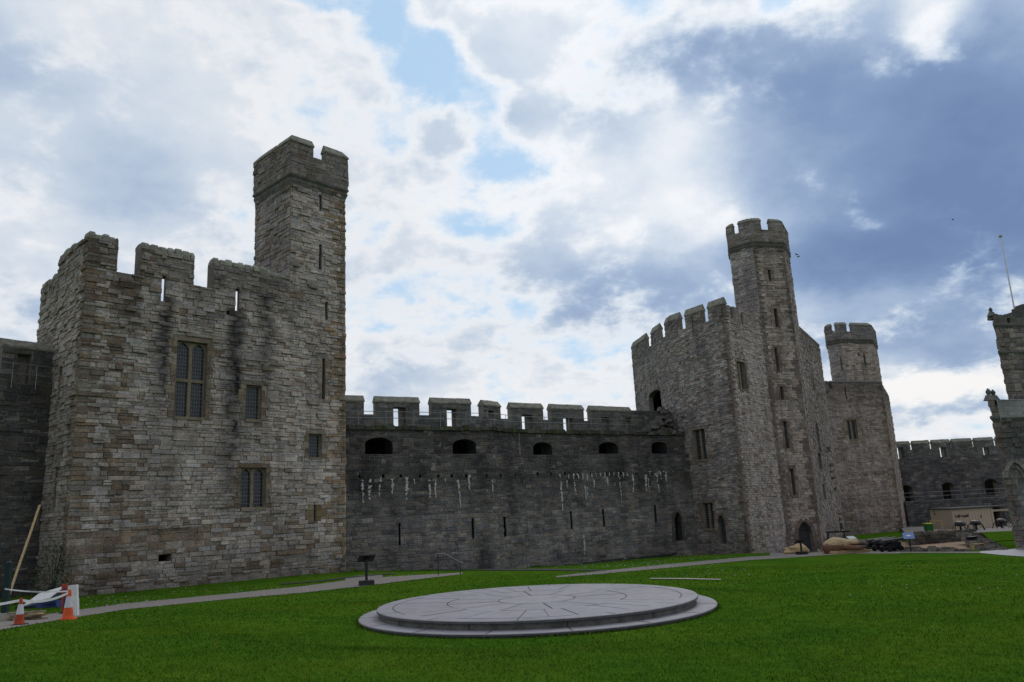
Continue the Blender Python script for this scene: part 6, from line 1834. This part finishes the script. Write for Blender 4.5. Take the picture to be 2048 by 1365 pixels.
# ------------------------------------------------------------------ cafe hut and its yard
def cafe():
    A = plan(1906, 1040, 79.0); B = plan(2003, 1035, 81.5); C = plan(1863, 1042, 85.5); f = Fr(A, B); g = Fr(C, A)
    z0 = f.sz(1925, 1063)[1] - .3; zt = f.sz(1935, 1018)[1]
    root = thing('cafe_hut', 'pale timber-clad cafe hut with dark lettering below the far curtain wall', 'hut', (A.x, A.y, z0))
    xd = f.sz(1984, 1040)[0]
    mb = MB()
    def clad(fr, s0, s1):
        n = max(1, round((s1 - s0) / .22))
        for i in range(n):
            a, b = s0 + (s1 - s0) * i / n, s0 + (s1 - s0) * (i + 1) / n
            d = .0 if i % 2 else .018
            P = fr.pt
            mb.poly([P(a + .004, z0, d), P(b - .004, z0, d), P(b - .004, zt, d), P(a + .004, zt, d)])
            mb.poly([P(b - .004, z0, d), P(b - .004, z0, -.03), P(b - .004, zt, -.03), P(b - .004, zt, d)]); mb.poly([P(a + .004, z0, -.03), P(a + .004, z0, d), P(a + .004, zt, d), P(a + .004, zt, -.03)])
        core(mb, fr, s0, s1, z0, zt, (), .12, d=-.03, ends=True)
    clad(f, 0, xd); clad(g, 0, g.L)
    D = B + (C - A); 
    for a, b in ((B, D), (D, C)): core(mb, Fr(a, b), 0, Fr(a, b).L, z0, zt, (), .12)
    mb.build('wall', M['clad'], root)
    mb = MB(); q = f
    # open front at the right end: dark interior with a counter
    mb.poly([f.pt(xd, z0, -1.8), f.pt(f.L + 3, z0, -1.8), f.pt(f.L + 3, zt, -1.8), f.pt(xd, zt, -1.8)]); mb.poly([f.pt(xd + .02, z0, 0), f.pt(xd + .02, z0, -1.8), f.pt(xd + .02, zt, -1.8), f.pt(xd + .02, zt, 0)][::-1])
    mb.build('serving_bay', M['black'], root)
    mb = MB()
    for s, d0, wd in ((xd + .2, .02, .3), (f.L + 1.6, .02, .2)): mb.box(f.pt(s, z0, -.1), (wd, .2, zt - z0 - .05), f.rz)
    mb.box(f.pt((xd + f.L + 2) / 2, zt - .42, -.1), (f.L + 2 - xd, .16, .2), f.rz); mb.build('bay_frame', M['clad'], root)
    mb = MB(); ov = .15
    pts = [f.pt(-ov, zt, ov), f.pt(f.L + 2.2, zt, ov), f.pt(f.L + 2.2, zt, -4), g.pt(-ov, zt, ov)]
    mb.poly([(x, y, z + .13) for x, y, z in pts]); mb.poly([(x, y, z + .003) for x, y, z in pts][::-1])
    for i in range(4):
        a, b = pts[i], pts[(i + 1) % 4]; mb.poly([(a[0], a[1], a[2] + .003), (b[0], b[1], b[2] + .003), (b[0], b[1], b[2] + .13), (a[0], a[1], a[2] + .13)])
    mb.build('roof', M['roof'], root)
    # lettering on the long side
    cu = bpy.data.curves.new('lettering', 'FONT'); cu.body = 'Caffi Castell'; cu.size = .62; cu.extrude = .015; cu.offset = .012
    to = bpy.data.objects.new('lettering', cu); COL.objects.link(to); bpy.context.view_layer.update()
    me = bpy.data.meshes.new_from_object(to.evaluated_get(bpy.context.evaluated_depsgraph_get())); bpy.data.objects.remove(to)
    xs = [v.co.x for v in me.vertices]; w0 = max(xs) - min(xs)
    s0, zz = f.sz(1907 + 3, 1035); s1 = f.sz(1936, 1032)[0]
    k = (s1 - s0) / w0
    me.transform(Matrix.Translation(Vector(f.pt(s0, f.sz(1920, 1035)[1], .05))) @ Matrix.Rotation(f.rz, 4, 'Z') @ Matrix.Rotation(R(90), 4, 'X') @ Matrix.Scale(k, 4))
    me.transform(Matrix.Translation(-Vector(root.location))); me.materials.clear(); me.materials.append(M['black'])
    lo = bpy.data.objects.new('lettering', me); COL.objects.link(lo); lo.parent = root
    mb = MB(); s, z = g.sz(1869, 1026); mb.box(g.pt(s, z, .03), (.25, .02, .18), g.rz); mb.box(g.pt(s + .1, z - .18, .03), (.75, .02, .09), g.rz); mb.build('small_sign', M['black'], root)
    mb = MB(); s, z = f.sz(1962, 1036); mb.box(f.pt(s, z, .03), (.12, .03, .25), f.rz); mb.build('notice', M['black'], root)
    return f
fc = cafe()
# terrace: paved strip before the hut and low rubble wall holding it
def rubble_wall(x0, x1, ytop, ybot, Y, label, seed, thick=.8, slope=0.0):
    A, B = plan(x0, ytop, Y), plan(x1, ytop, Y); f = Fr(A, B); zt = f.sz((x0 + x1) / 2, ytop)[1]; zb = min(gz(*A), gz(*B)) - .3
    root = thing('rubble_wall', label, 'wall', (A.x, A.y, gz(*A))); mb = MB()
    core(mb, f, 0, f.L, zb, zt - .1, (), thick, ends=True)
    stones(mb, f, 0, f.L, zb, zt - .12, [], (.10, .2), (.2, .5), [(2, (.13, .12, .105)), (2, (.10, .093, .085)), (1, (.16, .15, .135))], seed, (0, .09), stain=lambda s, z: .2 + .2 * math.sin(s * 1.1), ext=0)
    r = random.Random(seed); s = 0
    while s < f.L:
        w = r.uniform(.2, .5); k = r.uniform(.6, 1.2)
        mb.box(f.pt(s + w / 2, zt - .14, -thick * r.uniform(.25, .6)), (w, thick * r.uniform(.5, .9), r.uniform(.12, .26)), f.rz + r.uniform(-.1, .1), 0, (.15 * k, .14 * k, .12 * k, .1), .85); s += w * .8
    mb.build('wall', [M['masonry']], root); return f
rubble_wall(1822, 1945, 1064, 1086, 66.0, 'low dark rubble wall behind the sandy gravel patch', 701)
def rubble_heap(label, x0, x1, y0, y1, n, seed, sl=(.25, .6), zt=0.0):
    r = random.Random(seed); mb = MB()
    for i in range(n):
        t = r.random(); px = x0 + (x1 - x0) * r.random(); u = r.random()
        g = hit(px, y1 - (y1 - y0) * u * .35); z = g.z + zt * u * (1 - .75 * max(0, (px - x0) / (x1 - x0) - .1)); k = r.uniform(.55, 1.25)
        mb.box((g.x, g.y + u * 2.5, z - .1), (r.uniform(*sl), r.uniform(*sl), r.uniform(.12, .28)), r.uniform(0, 3), 0, (.15 * k, .14 * k, .125 * k, .1), r.uniform(.6, .9))
    tag(mb.build('rubble_heap', [M['masonry']]), label, 'stones', kind='stuff')
rubble_heap('sloping heap of grey rubble between gravel patch and gatehouse', 1956, 2012, 1066, 1101, 340, 5, (.25, .6), .75)
rubble_heap('line of low broken stones along the front edge of the gravel patch', 1800, 1938, 1099, 1104, 110, 6, (.15, .45), .06)

def ground_quad(name, pts, mat, lift):
    mb = MB(); mb.poly([(p.x, p.y, p.z + lift) for p in pts]); tag(mb.build(name, mat), kind='structure')
# terrace between rubble wall and hut
za = at(1900, 1067, 68).z
mb = MB(); q = [plan(1815, 1066, 66.4), plan(2100, 1062, 66.4), plan(2150, 1050, 98), plan(1800, 1050, 98)]
zt_ = [at(1880, 1066, 66.5).z - .12, at(1880, 1066, 66.5).z - .12, gz(*q[2]) + .35, gz(*q[3]) + .35]
mb.poly([(p.x, p.y, z) for p, z in zip(q, zt_)]); mb.poly([(q[0].x, q[0].y, zt_[0] - 3), (q[1].x, q[1].y, zt_[1] - 3), (q[1].x, q[1].y, zt_[1]), (q[0].x, q[0].y, zt_[0])]); mb.poly([(q[3].x, q[3].y, zt_[3] - 3), (q[0].x, q[0].y, zt_[0] - 3), (q[0].x, q[0].y, zt_[0]), (q[3].x, q[3].y, zt_[3])]); tag(mb.build('terrace', M['path']), kind='structure')

def lawn_patch():
    mb = MB(); a = [hit(1985, 1100), hit(2070, 1098)]
    q = [plan(1985, 1085, 60), plan(2080, 1080, 60), plan(2080, 1065, 66.5), plan(1962, 1066, 66.5)]
    z = [gz(*q[0]) + .05, gz(*q[1]) + .05, zt_[0], zt_[0]]
    mb.poly([(p.x, p.y, k) for p, k in zip(q, z)]); tag(mb.build('grass_bank', M['lawn']), kind='structure')
lawn_patch()

# wheelie bin
def on_terrace(px, py, Y): 
    p = plan(px, py, Y); t = (Y - 66.4) / (98 - 66.4); return Vector((p.x, p.y, zt_[0] + (zt_[2] - zt_[0]) * t))
p = on_terrace(1857, 1056, 75.0)
root = thing('wheelie_bin', 'green bin with a yellow lid beside the cafe hut', 'bin', p)
mb = MB(); mb.box((p.x, p.y, p.z + .1), (.54, .54, .62), R(5), top=1.12); mb.build('body', M['green'], root)
mb = MB(); mb.box((p.x, p.y, p.z + .72), (.66, .64, .08), R(5), top=.92); mb.build('lid', M['yellow'], root)
for s in (-1, 1):
    mb = MB(); mb.tube([(p.x + s * .24, p.y - .05, p.z + .09), (p.x + s * .29, p.y - .05, p.z + .09)], .09, 10); mb.build('wheel', M['black'], root)
# low timber barrier beside hut
p = on_terrace(1874, 1060, 75.5); root = thing('timber_rail', 'low timber rail with a slatted base against the short side of the cafe hut', 'rail', p)
mb = MB(); mb.box((p.x, p.y, p.z + .95), (1.1, .07, .07), R(-10)); mb.build('rail', M['timber'], root)
for s in (-.45, .5):
    mb = MB(); mb.box((p.x + s, p.y - s * .17, p.z), (.07, .07, .96), R(-10)); mb.build('post', M['timber'], root)
mb = MB(); mb.box((p.x + .6, p.y - .3, p.z), (2.4, .5, .1), R(-10)); mb.build('base', M['timber'], root)

# dark folded picnic tables with splayed legs
def folded_table(p, rz, label, first=None):
    if first is not None:
        o = copy_tree(first); o.location = p; o.rotation_euler = (0, 0, rz); o['label'] = label; return o
    root = thing('picnic_table', label, 'table', (0, 0, 0), 'dark round tables by the cafe hut')
    mb = MB(); mb.lathe((0, 0, .42), [(.26, 0), (.44, .12), (.48, .26), (.36, .40), (.14, .46)], 7); mb.build('top', M['gloss'], root)
    for k in range(5):
        a = k * 2 * math.pi / 5 + .3; c, s = math.cos(a), math.sin(a)
        mb = MB(); mb.tube([(.3 * c, .3 * s, .62), (.6 * c, .6 * s, .45), (.8 * c, .8 * s, 0.0)], .04, 6); mb.build('leg', M['black'], root)
    mb = MB(); mb.lathe((0, 0, 0), [(.3, 0), (.1, .08), (.08, .45)], 8); mb.build('pedestal', M['black'], root)
    root.location = p; root.rotation_euler = (0, 0, rz); return root
mt, nt, bs = new_mat('glossy_black'); bs.inputs['Base Color'].default_value = (.02, .021, .024, 1); bs.inputs['Roughness'].default_value = .5; M['gloss'] = mt
t0 = folded_table(on_terrace(1922, 1060, 72.5), .2, 'dark shiny round table with splayed legs below the hut lettering')
folded_table(on_terrace(1953, 1058, 73.5), 1.0, 'dark shiny round table, middle of three by the cafe hut', t0)
folded_table(on_terrace(2004, 1055, 75.5), 2.1, 'dark shiny round table before the hut serving bay beside the gatehouse', t0)
# black box and little slatted bench at the gravel's end
p = hit(1946, 1095); root = thing('equipment_box', 'black box standing at the right end of the sandy gravel patch', 'box', p)
mb = MB(); mb.box(p, (.5, .4, .62), R(8), top=.96); mb.build('body', M['black'], root); mb = MB(); mb.box((p.x, p.y, p.z + .62), (.54, .44, .06), R(8)); mb.build('lid', M['iron'], root)
p = hit(1957, 1100); root = thing('bench', 'tiny slatted wooden bench beside the black box', 'bench', p)
mb = MB()
for i in range(3): mb.box((p.x, p.y - .12 + .13 * i, p.z + .34), (.75, .1, .035), R(4))
mb.build('seat', M['timber'], root)
for s in (-1, 1):
    mb = MB(); mb.box((p.x + s * .32, p.y, p.z), (.06, .36, .345), R(4)); mb.build('leg', M['timber'], root)

# gulls
def gull(px, py, Y, label, bank, span=1.1):
    c = at(px, py, Y); mb = MB(); T = rot_mat(c, R(40), R(0), R(bank)) @ Matrix.Scale(.6, 4)
    body = [(-.28, .01), (-.2, .05), (0, .075), (.15, .06), (.24, .045), (.30, .01)]
    n = 8
    for i, (x, r_) in enumerate(body):
        for j in range(n): a = 2 * math.pi * j / n; mb.v.append(tuple(T @ Vector((r_ * math.cos(a), x, r_ * math.sin(a)))))
    for i in range(len(body) - 1):
        for j in range(n): a, b = i * n + j, i * n + (j + 1) % n; mb.f.append((a, b, b + n, a + n)); mb.m.append(0); mb.c.append((1, 1, 1, 0))
    root = thing('bird', label, 'bird', c, 'birds flying over the castle'); mb.build('body', M['concrete'], root)
    for s in (-1, 1):
        w = MB(); q = [(0.04 * s, .12, .02), (.28 * s, .16, .16), (.55 * s * span, -.02, .06), (.28 * s, -.02, .15), (.04 * s, -.10, .02)]
        up = [tuple(T @ Vector(v)) for v in q]; dn = [tuple(T @ Vector((v[0], v[1], v[2] - .015))) for v in q]
        if s < 0: up, dn = up[::-1], dn[::-1]
        w.poly(up[::-1]); w.poly(dn)
        for i in range(5): j = (i + 1) % 5; w.poly([up[i], up[j], dn[j], dn[i]])
        w.build('wing', M['iron'], root)
gull(1594, 510, 75, 'upper bird of the pair flying right of the tall turret', 10)
gull(1597, 514, 74, 'lower bird of the pair flying right of the tall turret', -12)
gull(1906, 440, 95, 'lone bird flying high left of the flagpole', 8)
